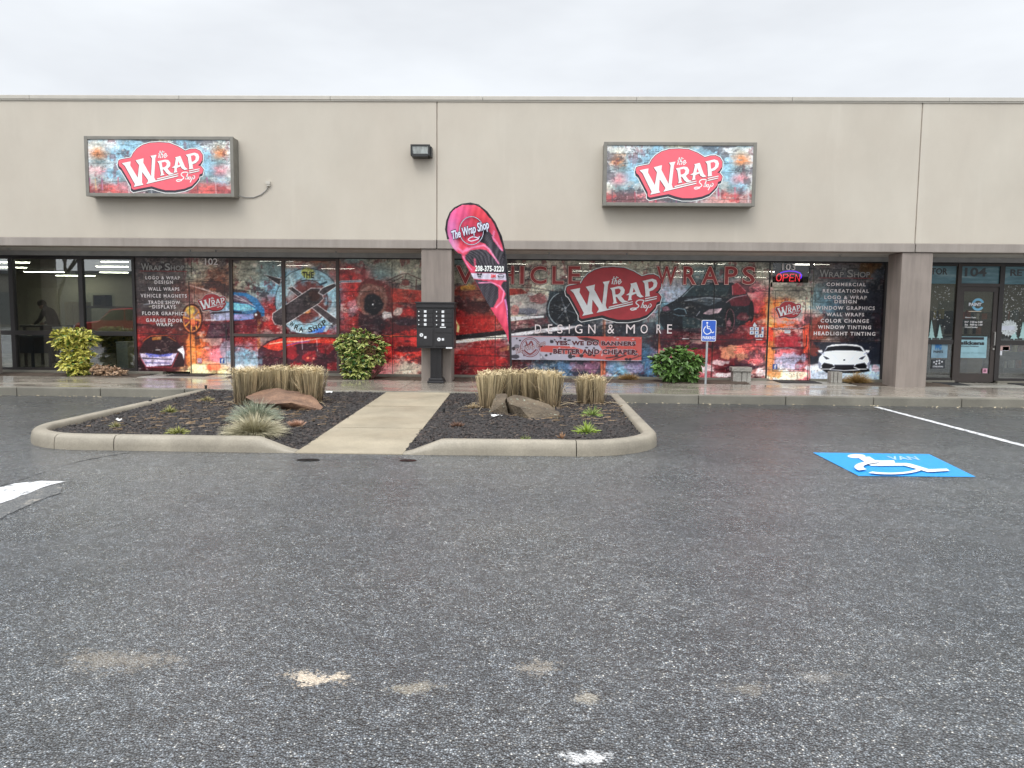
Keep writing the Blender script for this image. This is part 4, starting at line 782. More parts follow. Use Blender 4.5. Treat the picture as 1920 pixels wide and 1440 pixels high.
for nm, ls, (hx0, hx1, hy0, hy1) in (('service_list', lst1, (265, 349, 494, 507)), ('service_list', lst2, (1537, 1635, 506, 520))):
    sl = letters('service_line', [(s, (a, c_, b, d)) for s, a, b, c_, d in ls], GY-.022, (.03,), [whl], sp=1.3)
    wd = hx1-hx0; m = MB()
    X0, X1, Z0, Z1 = BOX(hx0-2, hy1+.8, hx1+2, hy1+2, GY-.022); m.box(X0, X1, GY-.024, GY-.022, Z0, Z1); m.build('underline', simple('rule_red', (.28, .05, .05), .5), B)
    letters('heading_lettering', [('W', (hx0, hy0, hx0+wd*.17, hy1)), ('RAP', (hx0+wd*.18, hy0+4, hx0+wd*.46, hy1)), ('S', (hx0+wd*.53, hy0, hx0+wd*.64, hy1)), ('HOP', (hx0+wd*.66, hy0+4, hx0+wd*.96, hy1)), ('the', (hx0+wd*.43, hy0-5, hx0+wd*.51, hy0-.5))], GY-.022, (.05, .02), [blkl, grl])
logo(B, BOX(1060, 500, 1240.5, 605, GY-.026), GY-.026, simple('logo_red_deep', (.43, .035, .045), .45), simple('logo_white', (.80, .81, .82), .45), simple('logo_black', (.02, .018, .022), .5), name='wrap_logo')
m = MB()
text('THE', (567, 510, 588, 521), GY-.004, m, .03); m.build('emblem_lettering', simple('emblem_dark', (.03, .035, .03), .5), B); m = MB()
for ch, x, y, r in (('W', 547, 608, -.5), ('R', 556, 614, -.35), ('A', 565, 617.5, -.15), ('S', 582, 618, .1), ('H', 591, 615.5, .3), ('O', 600, 611, .45), ('P', 608, 605, .6)): m = MB(); text(ch, (x-3.6, y-4.6, x+3.6, y+4.6), GY-.004, m, .03, rot=r); m.build('emblem_lettering', simple('emblem_dark', (.03, .035, .03), .5), B)
def sticker(px, mat, name, parent, Y=GY-.024, mi=0):
    X0, X1, Z0, Z1 = BOX(*px, Y); m = MB(); m.box(X0, X1, Y, Y+.002, Z0, Z1); return m.build(name, mat, parent)
stw = simple('sticker_white', (.66, .68, .72), .4); fbb = simple('social_blue', (.05, .10, .33), .4); igp = simple('social_pink', (.62, .22, .32), .4); grm = simple('tiny_text', (.25, .25, .28), .5)
def icon_f(b, parent):
    s = sticker(b, fbb, 'social_sticker', parent); m = MB(); text('f', (b[0]+3, b[1]+1.5, b[2]-2.2, b[3]-1), GY-.027, m, .04); m.build('symbol', stw, s)
def icon_i(b, parent):
    s = sticker(b, igp, 'social_sticker', parent); m = MB(); X0, X1, Z0, Z1 = BOX(*b, GY-.027); cx, cz, w_ = (X0+X1)/2, (Z0+Z1)/2, (X1-X0)/2
    for r in (.66, .3):
        P = []
        for k in range(16): a = k*math.pi/8; e = (abs(math.cos(a))**(4 if r > .5 else 2)+abs(math.sin(a))**(4 if r > .5 else 2))**(-1/(4 if r > .5 else 2)); P.append((cx+w_*r*e*math.cos(a), cz+w_*r*e*math.sin(a)))
        pts = [(x, GY-.027, z) for x, z in P]; m.tube(pts+[pts[0]], .006, 4)
    m.build('symbol', stw, s)
icon_i((370, 671.5, 378.5, 681), d102); icon_f((412, 671.5, 420.5, 681), d102); icon_f((1449, 682.5, 1457.5, 692), d103); icon_i((1491, 682.5, 1499.5, 692), d103)
cb = sticker((1471, 618.5, 1482, 625), stw, 'notice_card', d103); m = MB(); text('SHOP HOURS', (1472, 619.5, 1481, 621), GY-.027, m, .02); m.build('lettering', blkl, cb)
for y, a, b in ((602.5, 1463, 1490), (605, 1466, 1488), (607.6, 1474, 1480), (612, 1470, 1486), (614.6, 1461, 1493)): m = MB(); text('::::::::::', (a, y, b, y+1.6), GY-.018, m, .03); m.build('small_print', stw, d103)
for b in ((1406, 613.5, 1413.5, 619.5), (1406, 620.5, 1413.5, 627), (1415, 613.5, 1422.5, 619.5), (1415, 620.5, 1422.5, 627), (1415.5, 627.6, 1423, 632.5), (1424, 626, 1431.5, 632.5), (1428, 613.5, 1431.8, 625.5)):
    s = sticker(b, stw, 'window_sticker', B); cx, cy = (b[0]+b[2])/2, (b[1]+b[3])/2; sticker((cx-1.4, cy-1.6, cx+1.4, cy+1.6), simple('sticker_blue', (.10, .2, .45), .4), 'symbol', s, GY-.0265)
m = MB(); m.prism([(XP(x, GY, y), W(x, y, GY)[2]) for x, y in ((1411, 612), (1412, 608), (1414.5, 604), (1416.5, 608), (1419, 611), (1416, 613))], GY-.024, GY-.022); m.build('window_sticker', stw, B)
# neon sign hanging inside the transom
NS = thing('neon_open_sign', 'glowing red OPEN neon sign with purple arc above door 103', 'neon sign', (XP(1480), GY+.1, 2.3))
ny = GY+.07; m = MB()
fnN = lambda x, y: tuple(W(x, y, ny))
def npath(pts, r=.012, closed=False): m.tube([fnN(*p) for p in pts]+([fnN(*pts[0])] if closed else []), r, 6)
sl_ = lambda x, y: (1455+x+(12-y)*.12, 513.5+y)
npath([sl_(5+4.6*math.cos(a), 6.6+6.6*math.sin(a)) for a in np.linspace(0, 6.28, 18)[:-1]], closed=True)
npath([sl_(13, 14), sl_(13, .5), sl_(20, .8), sl_(22, 3.5), sl_(20, 7), sl_(13.5, 7.4)]); npath([sl_(33, .5), sl_(25.5, .5), sl_(25.5, 13.6), sl_(33, 13.6)]); npath([sl_(26, 7), sl_(32, 7)]); npath([sl_(36, 14), sl_(36, .5), sl_(44, 14), sl_(44, .5)])
m.build('red_tubes', emit('neon_red', (1, .06, .07), 3.2), NS)
m = MB(); npath([(1463, 512), (1470, 509.5), (1480, 508), (1492, 509), (1500, 512), (1503, 516.5), (1502, 520.5), (1500, 522)], .014); m.build('purple_arc', emit('neon_purple', (.16, .03, 1), 3.), NS)
m = MB(); X0, X1, Z0, Z1 = BOX(1452, 507, 1505, 529, ny+.04); m.box(X0, X1, ny+.03, ny+.045, Z0, Z1, .004); m.build('backing_plate', simple('neon_back', (.03, .03, .035), .4), NS)
# ---- unit 104: bronze glass door and window decals
dm = simple('door_bronze', (.052, .042, .038), .45, .2, .08); silver = simple('satin_metal', (.45, .43, .40), .3, .8, .05)
a, b = XP(1789.5), XP(1869.5); zt = W(1830, 536, GY)[2]
m = MB(); m.box(a-.03, a+.05, GY-.04, GY+.08, .16, FT, .004); m.box(a+.05, b-.05, GY-.04, GY+.08, FT-.05, FT); m.box(a+.05, b-.05, GY-.04, GY+.08, zt-.02, zt+.05)
d104 = m.build('door', dm, B, tagd=('bronze glass door marked 104 under a teal transom',))
lx0, lx1 = a+.055, b-.055; gx0, gx1, gz0, gz1 = BOX(1799, 547, 1858.5, 700, GY); gx0 = max(gx0, lx0+.08); gx1 = min(gx1, lx1-.08)
m = MB(); m.box(lx0, gx0, GY-.02, GY+.03, .17, zt-.025, .003); m.box(gx1, lx1, GY-.02, GY+.03, .17, zt-.025, .003); m.box(gx0, gx1, GY-.02, GY+.03, gz1, zt-.025); m.box(gx0, gx1, GY-.02, GY+.03, .17, gz0); m.build('leaf', dm, d104)
m = MB(); m.box(gx0, gx1, GY+.0, GY+.01, gz0, gz1); m.build('pane', gl, d104)
m = MB(); m.box(a+.05, b-.05, GY+.01, GY+.02, zt+.05, FT-.05); m.build('transom_pane', gl, d104)
m = MB(); hx = lx1-.045; m.tube([(hx, GY-.02, .98), (hx, GY-.07, .98), (hx, GY-.07, 1.27), (hx, GY-.02, 1.27)], .013, 8); m.tube([(hx, GY-.05, .90), (hx, GY-.02, .90)], .022, 10); m.build('handle', silver, d104)
teal = NT('teal_band'); teal.set('Base Color', teal.ramp(teal.noise(1.6, 5, (1, 1, 6), .6), [(.35, (.05, .13, .16)), (.55, (.09, .2, .24)), (.7, (.22, .34, .37))])); teal.set('Roughness', .3)
lgt = simple('band_grey', (.045, .05, .055), .4)
for x0, x1, s, bx in ((XP(1722)+.05, a-.055, 'TOR', (1746, 503, 1776, 514.5)), (a+.052, b-.052, '104', (1810, 502.5, 1849, 518)), (b+.052, XP(1992)-.05, 'RET', (1895, 505.5, 1929, 517))):
    z0 = max(W(1830, 532.5, GY)[2], zt+.052 if s == '104' else 0)
    m = MB(); m.box(x0, x1, GY+.002, GY+.006, z0, FT-.052); tb = m.build('teal_band', teal.m, B)
    m = MB(); text(s, bx, GY-.004, m, .03); m.build('lettering', lgt, tb)
pale = simple('frost_decal', (.36, .56, .55), .5, var=.05)
def fir(cx, y0, y1, w_):
    P = [(cx, y0)]; n_ = 5
    for i in range(n_): t_ = (i+1)/n_; y = y0+(y1-y0)*.9*t_; P += [(cx+w_*t_, y), (cx+w_*t_*.62, y-1.2)]
    P = P[:-1]+[(cx+1, y1*.9+y0*.1), (cx+1, y1), (cx-1, y1), (cx-1, y1*.9+y0*.1)]
    for i in range(n_-1, -1, -1): t_ = (i+1)/n_; y = y0+(y1-y0)*.9*t_; P += ([(cx-w_*t_*.62, y-1.2)] if i < n_-1 else [])+[(cx-w_*t_, y)]
    m = MB(); m.prism([(XP(x, GY, y), W(x, y, GY)[2]) for x, y in P], GY-.006, GY-.003); m.build('tree_decal', pale, B)
for q in ((1746.5, 600, 637, 6), (1762, 608, 636.5, 6), (1901, 612, 637.5, 7), (1918, 603, 637.5, 8)): fir(*q)
m = MB()
for _ in range(170):
    x = rnd.choice([rnd.uniform(1750, 1781), rnd.uniform(1878, 1924), rnd.uniform(1878, 1924)]); y = 536+ 80*rnd.random()**1.3; r_ = rnd.uniform(.006, .014); p = W(x, y, GY-.004)
    m.add([(p[0]+r_*math.cos(k), GY-.004, p[2]+r_*math.sin(k)) for k in (0, 1.05, 2.1, 3.14, 4.2, 5.24)], [(0, 1, 2, 3, 4, 5)])
m.build('snow_decal', simple('snow_dot', (.5, .52, .5), .6), B)
m = MB(); P = []
for k in range(40): a_ = k*math.pi/20; r_ = 1+.14*math.sin(k*2.7); P.append((XP(1889+16*r_*math.cos(a_), GY), W(1889, 615+14.5*r_*math.sin(a_), GY)[2]))
m.prism(P, GY-.007, GY-.004); wd_ = m.build('wreath_decal', simple('wreath_white', (.5, .54, .55), .6, var=.5, sc_=60), B)
sticker((1876, 611, 1903, 619), simple('wreath_band', (.55, .58, .66), .5), 'ribbon', wd_, GY-.009)
lb = simple('poster_blue', (.26, .44, .50), .45)
ps = sticker((1796.5, 631, 1850, 671), lb, 'poster', d104, GY-.004); sticker((1803, 632, 1845, 637), blkl, 'poster_band', ps, GY-.006)
m = MB(); text('sikkens', (1801.5, 640, 1845, 646.3), GY-.007, m, .05); text('Wood Finishes', (1801.5, 648, 1835, 650.5), GY-.007, m, .02); m.build('lettering', blkl, ps)
m = MB(); text('Premier Woodcare', (1800, 660, 1846, 663), GY-.007, m, .0); m.build('fine_lettering', simple('fine_grey', (.17, .3, .34), .5), ps)
pb = sticker((1746.5, 642.5, 1776.5, 671), simple('poster_sky', (.22, .36, .46), .4, var=.35, sc_=3), 'poster', B, GY-.004)
m = MB(); text('PPG', (1754, 646.5, 1765, 655), GY-.007, m, .06); m.build('lettering', simple('ppg_blue', (.02, .16, .42), .4), pb); m = MB(); text('PAINTS', (1750.5, 657.5, 1768, 661.5), GY-.007, m, .04); m.build('lettering', blkl, pb)
pk = sticker((1746.5, 674, 1772, 691), simple('poster_dark', (.03, .035, .04), .4), 'poster', B, GY-.004)
m = MB(); text('STORE HOURS', (1749, 686, 1768, 688.5), GY-.007, m, .02)
for x, y in ((1750, 678), (1755, 676), (1760, 675), (1765, 677), (1754, 681), (1760, 680)): text('o', (x, y, x+2.6, y+2.6), GY-.007, m, .05)
m.build('lettering', stw, pk)
m = MB(); ccx, ccz = XP(1828.5), W(1828, 571, GY)[2]
for a0, a1 in ((200, 330), (20, 165)):
    A = np.linspace(R(a0), R(a1), 16); pts = [(ccx+.135*math.cos(k), GY-.004, ccz+.135*math.sin(k)) for k in A]+[(ccx+.085*math.cos(k), GY-.004, ccz+.085*math.sin(k)) for k in A[::-1]]; m.add(pts, [tuple(range(len(pts)))])
rg = m.build('round_logo', simple('logo_sky', (.18, .44, .62), .4), d104); m = MB(); text('PAINT', (1817, 568, 1840, 573.5), GY-.006, m, .05); m.build('lettering', stw, rg); sticker((1816, 583.3, 1840, 584.6), simple('rule_tan', (.6, .5, .4), .4), 'underline', rg, GY-.005)
m = MB()
for s, q in (('Hours Open', (1810, 594, 1830, 597)), ('M-F  7:30 to 5:00', (1809, 602, 1842, 605.3)), ('Sat   9:00 to 1:00', (1809, 607, 1842, 610.3)), ('Closed Sunday', (1809, 612, 1833, 615.3))): text(s, q, GY-.004, m, .025)
m.build('hours_lettering', simple('hours_white', (.75, .75, .75), .5), d104)
pk2 = sticker((1842.5, 691, 1851, 699.5), simple('sticker_pink', (.62, .32, .42), .4), 'sticker', d104, GY-.024); sticker((1844, 692.6, 1849.4, 697.6), simple('sticker_plum', (.2, .08, .12), .4), 'symbol', pk2, GY-.0265)
for q, mt in (((1874, 648, 1893, 657), simple('note_pink', (.55, .36, .33), .5)), ((1867.8+6, 657.5, 1879, 666), stw), ((1880, 650, 1892, 657.6), stw)): sticker(q, mt, 'paper_note', B, GY-.004)
# ================================================================ SIGN BOXES
def signcanvas(px0, py0, px1, py1, seed):
    c = Canvas(px0-2, py0-2, px1+2, py1+2, 1.6)
    W_, H_ = px1-px0, py1-py0
    P2 = dict(PAL); rows = ["wbwbbyybbwbw", "wcwbbttbbwcw", "wobbbbbbbbow", "wtbbbttbbbtw", "wpbbtsstbbpw", "ctbtssssttbc", "rrRpssssrRrr", "drRrpkkprRrd"]
    rows = [r.ljust(12, r[-1])[:12] for r in rows]
    keygrid(c, rows, list(np.linspace(py0, py1, 8)), px0, W_/11., 6, seed)
    c.a = c.a*1.02+22; c.put(np.full((c.h, c.w), .16), (150, 190, 205)); bricks(c, 17, 44, seed+50, .34); grunge(c, seed+60, .26); c.a = c.a*1.06+6
    # paint drips
    rr = np.random.RandomState(seed)
    for i in range(22):
        x = px0+rr.rand()*W_; y = py0+H_*(.68+.1*rr.rand()); c.line([(x, y), (x+rr.rand()*2, y+8+rr.rand()*18)], 1.5+rr.rand()*2, [(230, 90, 110), (235, 190, 130), (90, 80, 90), (225, 225, 230), (190, 90, 150)][rr.randint(5)], .6, .3, i)
    return c
boxm = simple('sign_frame', (.20, .19, .165), .5, .2, .12)
signred = simple('logo_red_bright', (.86, .13, .17), .4, var=.04); signw = simple('sign_white', (.84, .86, .84), .4, var=.03)
signprint = attrmat('sign_print', .35, spec=.4, mult=.92)
def signbox(px, lx, label, seed, cable):
    X0, X1, Z0, Z1 = px; T = thing('shop_sign', label, 'shop sign', ((X0+X1)/2, FY, Z0), 'lightbox signs on the plaster wall')
    m = MB(); f = .058; y0 = 15.20
    m.box(X0, X1, y0+.03, FY-.002, Z0, Z1, .006); cab = m.build('cabinet', boxm, T)
    m = MB(); m.box(X0-.008, X0+f, y0, y0+.05, Z0-.008, Z1+.008, .006); m.box(X1-f, X1+.008, y0, y0+.05, Z0-.008, Z1+.008, .006); m.box(X0+f, X1-f, y0+.001, y0+.05, Z1-f, Z1+.008, .006); m.box(X0+f, X1-f, y0+.001, y0+.05, Z0-.008, Z0+f, .006); m.build('frame', boxm, T)
    cx, cy = PROJ(np.array([[X0, y0, Z1], [X1, y0, Z0]])); c = signcanvas(cx[0], cy[0], cx[1], cy[1], seed)
    m = art_grid(c, 0, 0, 0, 0, y0+.022, rect=(X0+f-.01, X1-f+.01, Z0+f-.01, Z1-f+.01), step=.009); fc = m.build('printed_face', signprint, T)
    logo(T, BOX(*lx, y0+.018), y0+.018, signred, signw, simple('logo_ink', (.035, .03, .045), .5), .0012)
    if cable:
        m = MB(); jx, jz = W(504, 345, FY)[0], W(504, 345, FY)[2]
        m.tube([(X1, FY-.05, Z0+.06), (X1+.12, FY-.02, Z0+.03), (X1+.3, FY-.015, Z0+.03), (X1+.45, FY-.015, Z0+.09), (X1+.56, FY-.02, Z0+.18), (jx, FY-.03, jz-.04)], .011, 6); cb_ = m.build('power_cable', simple('cable_grey', (.3, .29, .27), .5), T)
        m = MB(); m.box(jx-.035, jx+.035, FY-.05, FY, jz-.05, jz+.05, .006); m.box(jx-.045, jx+.045, FY-.06, FY-.048, jz-.01, jz+.05); m.build('junction_box', simple('conduit_beige', (.5, .47, .41), .5), T)
signbox((-8.905, -5.93, 3.83, 4.99), (221, 266, 382, 362), 'left lightbox shop sign with red logo and a cable to the wall', 301, True)
signbox((1.405, 4.362, 3.705, 4.918), (1190.5, 278, 1355, 377), 'right lightbox shop sign with red logo, above the word WRAPS', 402, False)
# flood light
fl = thing('wall_light', 'dark box floodlight on the plaster wall beside a panel joint', 'wall light', (W(788, 281, FY)[0], FY, W(788, 281, FY)[2]))
X0, X1, Z0, Z1 = BOX(770, 271, 806, 292, 15.3); m = MB()
dk = simple('light_black', (.03, .03, .03), .4, .3); f = .035
m.box(X0, X0+f, 15.27, FY, Z0, Z1, .006); m.box(X1-f, X1, 15.27, FY, Z0, Z1, .006); m.box(X0+f, X1-f, 15.27, FY, Z1-f, Z1, .004); m.box(X0+f, X1-f, 15.27, FY, Z0-.02, Z0+f, .004); m.box(X0+f, X1-f, FY-.04, FY, Z0+f, Z1-f); m.box(X1, X1+.03, 15.33, FY, Z0-.01, Z1-.03, .004); m.build('housing', dk, fl)
lens = NT('lamp_lens'); lens.set('Base Color', lens.ramp(lens.noise(14, 2, (1, 1, .1)), [(.35, (.38, .40, .38)), (.7, (.62, .66, .64))])); lens.set('Roughness', .15); lens.bump(lens.noise(90, 2, (1, 1, .05)), .5)
m = MB(); m.add([(X0+f, 15.285, Z1-f), (X1-f, 15.285, Z1-f), (X1-f, 15.33, Z0+f), (X0+f, 15.33, Z0+f)], [(0, 1, 2, 3)]); m.build('lens', lens.m, fl)
# ================================================================ MAILBOX CLUSTER
MY = 15.08; mbm = simple('mailbox_bronze', (.030, .029, .031), .42, .25, .1); mst = simple('mailbox_label', (.72, .74, .76), .4, var=.03)
Mx = thing('mailbox_cluster', 'dark pedestal mailbox cluster in front of the middle column', 'mailbox', (W(815, 716, MY)[0], MY+.2, .15))
X0, X1, Z0, Z1 = BOX(781, 568, 851, 653, MY); cxm = (X0+X1)/2; zb = lambda y: W(815, y, MY)[2]
m = MB(); m.box(X0, X1, MY+.01, MY+.45, zb(653), zb(577), .006); m.build('cabinet', mbm, Mx)
m = MB(); m.box(X0-.03, X1+.03, MY-.035, MY+.48, zb(569), zb(566.2), .004); m.box(X0-.012, X1+.012, MY-.015, MY+.46, zb(577), zb(569), .006); m.build('roof', mbm, Mx)
def mdoor(x0, y0, x1, y1, round_=False):
    a, b, z0, z1 = BOX(x0, y0, x1, y1, MY); m = MB(); m.box(a+.004, b-.004, MY-.008, MY+.012, z0+.004, z1-.004, .003); d_ = m.build('mailbox_door', mbm, Mx)
    if round_:
        cx_, cy_ = (790.3, 628) if x0 < 800 else (823.2, 636.3); p = W(cx_, cy_, MY); m = MB(); m.tube([(p[0], MY-.02, p[2]), (p[0], MY-.006, p[2])], .036, 16); m.build('lock', mst, d_); m = MB(); m.tube([(p[0], MY-.024, p[2]), (p[0], MY-.02, p[2])], .01, 8); m.build('keyhole', mbm, d_)
        sx = 797.5 if x0 < 800 else 830.5; a, b, z0, z1 = BOX(sx-2.2, (cy_+4.4 if x0 < 800 else cy_)-2.2, sx+2.2, (cy_+4.4 if x0 < 800 else cy_)+2.2, MY)
        m = MB(); m.box(a, b, MY-.012, MY-.008, z0, z1); m.build('number_plate', mst, d_)
    else:
        ym = (y0+y1)/2; lx_ = 785.5 if x0 < 800 else 818.7; p = W(lx_, ym, MY); m = MB(); m.tube([(p[0], MY-.018, p[2]), (p[0], MY-.006, p[2])], .012, 10); m.build('lock', mst, d_)
        sx = 797.4 if x0 < 800 else 830.6; a, b, z0, z1 = BOX(sx-2.4, ym-2.3, sx+2.4, ym+2.3, MY); m = MB(); m.box(a, b, MY-.012, MY-.008, z0, z1); pl_ = m.build('number_plate', mst, d_)
for i in range(4): mdoor(782, 580+i*8.1, 812, 588+i*8.1); mdoor(815.5, 580.5+i*8.1, 848, 588.5+i*8.1)
mdoor(782, 616, 812, 649, True); mdoor(815.5, 625, 848, 649, True); 
a, b, z0, z1 = BOX(815.5, 616, 848, 624, MY); m = MB(); m.box(a, b, MY-.006, MY+.012, z0, z1, .003); m.build('outgoing_slot', mbm, Mx)
m = MB(); a, b, z0, z1 = BOX(825, 612.8, 836, 614.6, MY); m.box(a, b, MY-.013, MY-.008, z0, z1); a, b, z0, z1 = BOX(836.5, 651, 848, 653.6, MY); m.box(a, b, MY-.013, MY-.004, z0, z1); m.build('tag_strip', mst, Mx)
m = MB(); a, b = W(806.5, 680, MY+.1)[0], W(827.5, 680, MY+.1)[0]; n_ = 9
for i in range(n_): xx = a+(b-a)*i/n_; m.box(xx+.004, xx+(b-a)/n_-.004, MY+.11, MY+.14, .24, zb(653))
m.box(a, b, MY+.13, MY+.34, .2, zb(653)); m.build('pedestal', mbm, Mx)
m = MB(); a, b = W(801, 712, MY+.05)[0], W(832, 712, MY+.05)[0]; m.box(a, b, MY+.05, MY+.42, .15, .20, .01); m.box(a+.02, b-.02, MY+.08, MY+.4, .2, .25, .012); m.build('base', mbm, Mx)
# ================================================================ FEATHER FLAG
PY_ = 12.95
FT_ = thing('feather_flag', 'tall pink and black teardrop advertising flag with a phone number', 'flag', (W(957, 735, PY_)[0], PY_, .14))
LB = [(381.2, 881), (383, 868), (386, 860), (392, 850), (400, 843), (415, 837.5), (430, 835.5), (440, 836.5), (448, 839.5), (464, 848.6), (480, 864), (509, 880.5), (539, 897), (544, 900), (576, 918.5), (601, 934.6), (624, 948), (645, 955)]
RB = [(381.2, 883), (383, 891), (386, 898), (390, 905), (400, 915), (410, 923), (420, 929), (435, 936), (455, 943), (464, 945.5), (490, 949), (500, 951.2), (540, 953.2), (580, 955), (620, 956.8), (645, 957.6)]
fc = Canvas(826, 374, 968, 652, 2.); fc.a[:] = (222, 76, 104)
C2 = lambda P: [(825+x/8.47, 370+y/8.47) for x, y in P]; C3 = lambda P: [(820+x/4.364, 370+y/4.364) for x, y in P]
fc.blob(845, 430, 13, 45, (228, 132, 196), .8, .8, .2, 1); fc.blob(860, 400, 22, 16, (236, 96, 150), .7, .8, .2, 2); fc.blob(905, 405, 22, 18, (214, 66, 78), .8, .7, .2, 3); fc.blob(865, 455, 14, 16, (214, 64, 84), .7, .6, .2, 4); fc.blob(852, 460, 8, 12, (240, 170, 215), .7, .7, .2, 5)
hx_ = (np.sin(fc.xx*2.1+fc.yy*.9)*np.sin(fc.yy*1.9-fc.xx*.5)); darkc = (54, 50, 58)
D = [C2([(640, 480), (700, 520), (760, 520), (830, 600), (850, 690), (930, 790), (990, 850), (1040, 880), (1070, 1200), (1000, 1200), (900, 1050), (860, 940), (800, 850), (720, 740), (640, 710), (600, 640), (690, 600)]),
     C2([(400, 920), (480, 840), (640, 820), (740, 840), (830, 930), (930, 1060), (1060, 1100), (1060, 1210), (560, 1190), (590, 1110), (530, 1100), (470, 1050), (400, 980)]), C3([(300, 670), (440, 690), (500, 740), (500, 820), (460, 900), (430, 905)]), C3([(540, 690), (600, 680), (606, 1130), (585, 1100), (560, 900), (545, 830), (560, 790), (520, 720)]), C2([(260, 880), (350, 900), (350, 960), (300, 930)]), C3([(480, 180), (560, 390), (575, 560), (540, 440), (500, 300)])]
for i, p in enumerate(D): fc.poly(p, darkc)
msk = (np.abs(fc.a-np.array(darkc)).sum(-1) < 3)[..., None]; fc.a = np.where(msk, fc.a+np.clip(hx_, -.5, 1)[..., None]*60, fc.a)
for p, c_, w_ in ((C2([(860, 540), (840, 640), (900, 720), (950, 800), (985, 840)]), (240, 140, 185), 3), (C2([(420, 850), (500, 800), (700, 760), (780, 820), (850, 930), (930, 1050)]), (244, 150, 190), 3), (C2([(250, 690), (280, 800), (360, 870), (440, 810)]), (240, 130, 170), 4), (C2([(370, 940), (420, 1050), (500, 1150)]), (240, 140, 185), 2.5), (C3([(340, 700), (440, 695), (510, 725), (545, 770), (530, 850), (480, 900)]), (244, 150, 190), 2.5), (C3([(555, 840), (575, 930), (585, 1050)]), (235, 140, 205), 3.5), (C2([(550, 980), (560, 1090)]), (230, 90, 120), 3)): fc.line(p, w_, c_, .9)
fc.poly(C2([(440, 1205), (1060, 1212), (1062, 1318), (500, 1292)]), (224, 218, 236)); fc.line(C2([(460, 1200), (1060, 1208)]), .8, (90, 80, 100), .6)
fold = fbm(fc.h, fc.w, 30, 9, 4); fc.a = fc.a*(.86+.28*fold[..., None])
m = MB(); ny_, nx_ = 210, 46; vs = []; cols_ = []
for j in range(ny_+1):
    y = 381.2+(645-381.2)*(j/ny_)**1.0; y = 381.2+(645-381.2)*(1-math.cos(j/ny_*math.pi/2))**1.0 if False else y
    xl = np.interp(y, *zip(*LB)); xr = np.interp(y, *zip(*RB))
    for i in range(nx_+1):
        x = xl+(xr-xl)*i/nx_; p = W(x, y, PY_); dy = .02*math.sin(i/nx_*math.pi)*math.sin(y*.06)+.006*math.sin(x*.55+y*.11); p = W(x, y, PY_+dy)
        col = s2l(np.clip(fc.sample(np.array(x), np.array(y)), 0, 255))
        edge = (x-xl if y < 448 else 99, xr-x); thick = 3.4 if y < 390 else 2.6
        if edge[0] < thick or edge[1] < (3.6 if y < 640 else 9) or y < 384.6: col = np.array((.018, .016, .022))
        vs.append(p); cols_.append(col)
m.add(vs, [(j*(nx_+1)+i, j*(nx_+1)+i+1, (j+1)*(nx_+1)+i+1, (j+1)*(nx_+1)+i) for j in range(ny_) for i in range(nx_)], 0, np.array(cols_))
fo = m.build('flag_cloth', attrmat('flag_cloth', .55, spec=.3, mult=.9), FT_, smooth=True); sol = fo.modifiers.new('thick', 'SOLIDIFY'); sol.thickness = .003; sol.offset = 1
pl = [W(839, 449, PY_), W(835, 430, PY_), W(837.5, 413, PY_), W(843, 399, PY_), W(852, 389.5, PY_), W(866, 382.5, PY_), W(882, 380.5, PY_), W(897, 384, PY_), W(913, 397, PY_), W(928, 417, PY_), W(940, 443, PY_), W(948, 478, PY_), W(952.5, 520, PY_), W(955.5, 580, PY_), W(957.5, 640, PY_), W(958, 690, PY_), W(958, 737, PY_)]
m = MB(); m.tube(pl, [.006, .006, .007, .007, .008, .008, .009, .009, .01, .01, .011, .012, .013, .014, .015, .016, .016], 8); m.build('pole', simple('pole_black', (.02, .02, .022), .35), FT_, smooth=True)
Yf = PY_-.03; m = MB(); cc = lambda r: [(884+r*math.cos(a)*.98, 432.5+r*1.14*math.sin(a)) for a in np.linspace(0, 6.28, 33)]
fnf = lambda p: (W(p[0], p[1], Yf)[0], W(p[0], p[1], Yf)[2])
stroke(m, cc(23), 1.9, fnf, Yf+.001, 1); stroke(m, cc(23), .8, fnf, Yf, 0)
text('The Wrap Shop', (847, 423, 918, 443), Yf-.004, m, .09, .35, rot=.30, mi=1); text('The Wrap Shop', (847, 423, 918, 443), Yf-.006, m, .025, .35, rot=.30, mi=0)
stroke(m, [(896, 446), (886, 444), (878, 449), (884, 452), (896, 448), (899, 443)], 1.6, fnf, Yf-.003, 0)
m.build('round_emblem', [simple('flag_white', (.62, .66, .78), .5), simple('flag_ink', (.04, .035, .07), .5)], FT_)
m = MB(); text('208-375-3220', (891, 498.8, 944.5, 508.6), Yf, m, .035, rot=-.012, sp=1.1); m.build('phone_lettering', signw, FT_)
m = MB(); text('3M', (920.5, 514.8, 929, 520.5), Yf, m, .05); m.build('red_lettering', simple('mark_red', (.75, .05, .06), .5), FT_)
m = MB(); stroke(m, [(933, 517), (937, 514.5), (943, 515), (945, 517.5), (943, 520.5), (937, 521), (933, 517)], .9, fnf, Yf); stroke(m, [(934, 518), (944, 518)], 1.2, fnf, Yf); text('M', (895, 512.5, 903, 516), Yf, m, .05); text('WR', (895.5, 517, 902.5, 520.5), Yf, m, .04); m.build('small_emblem', blkl, FT_)
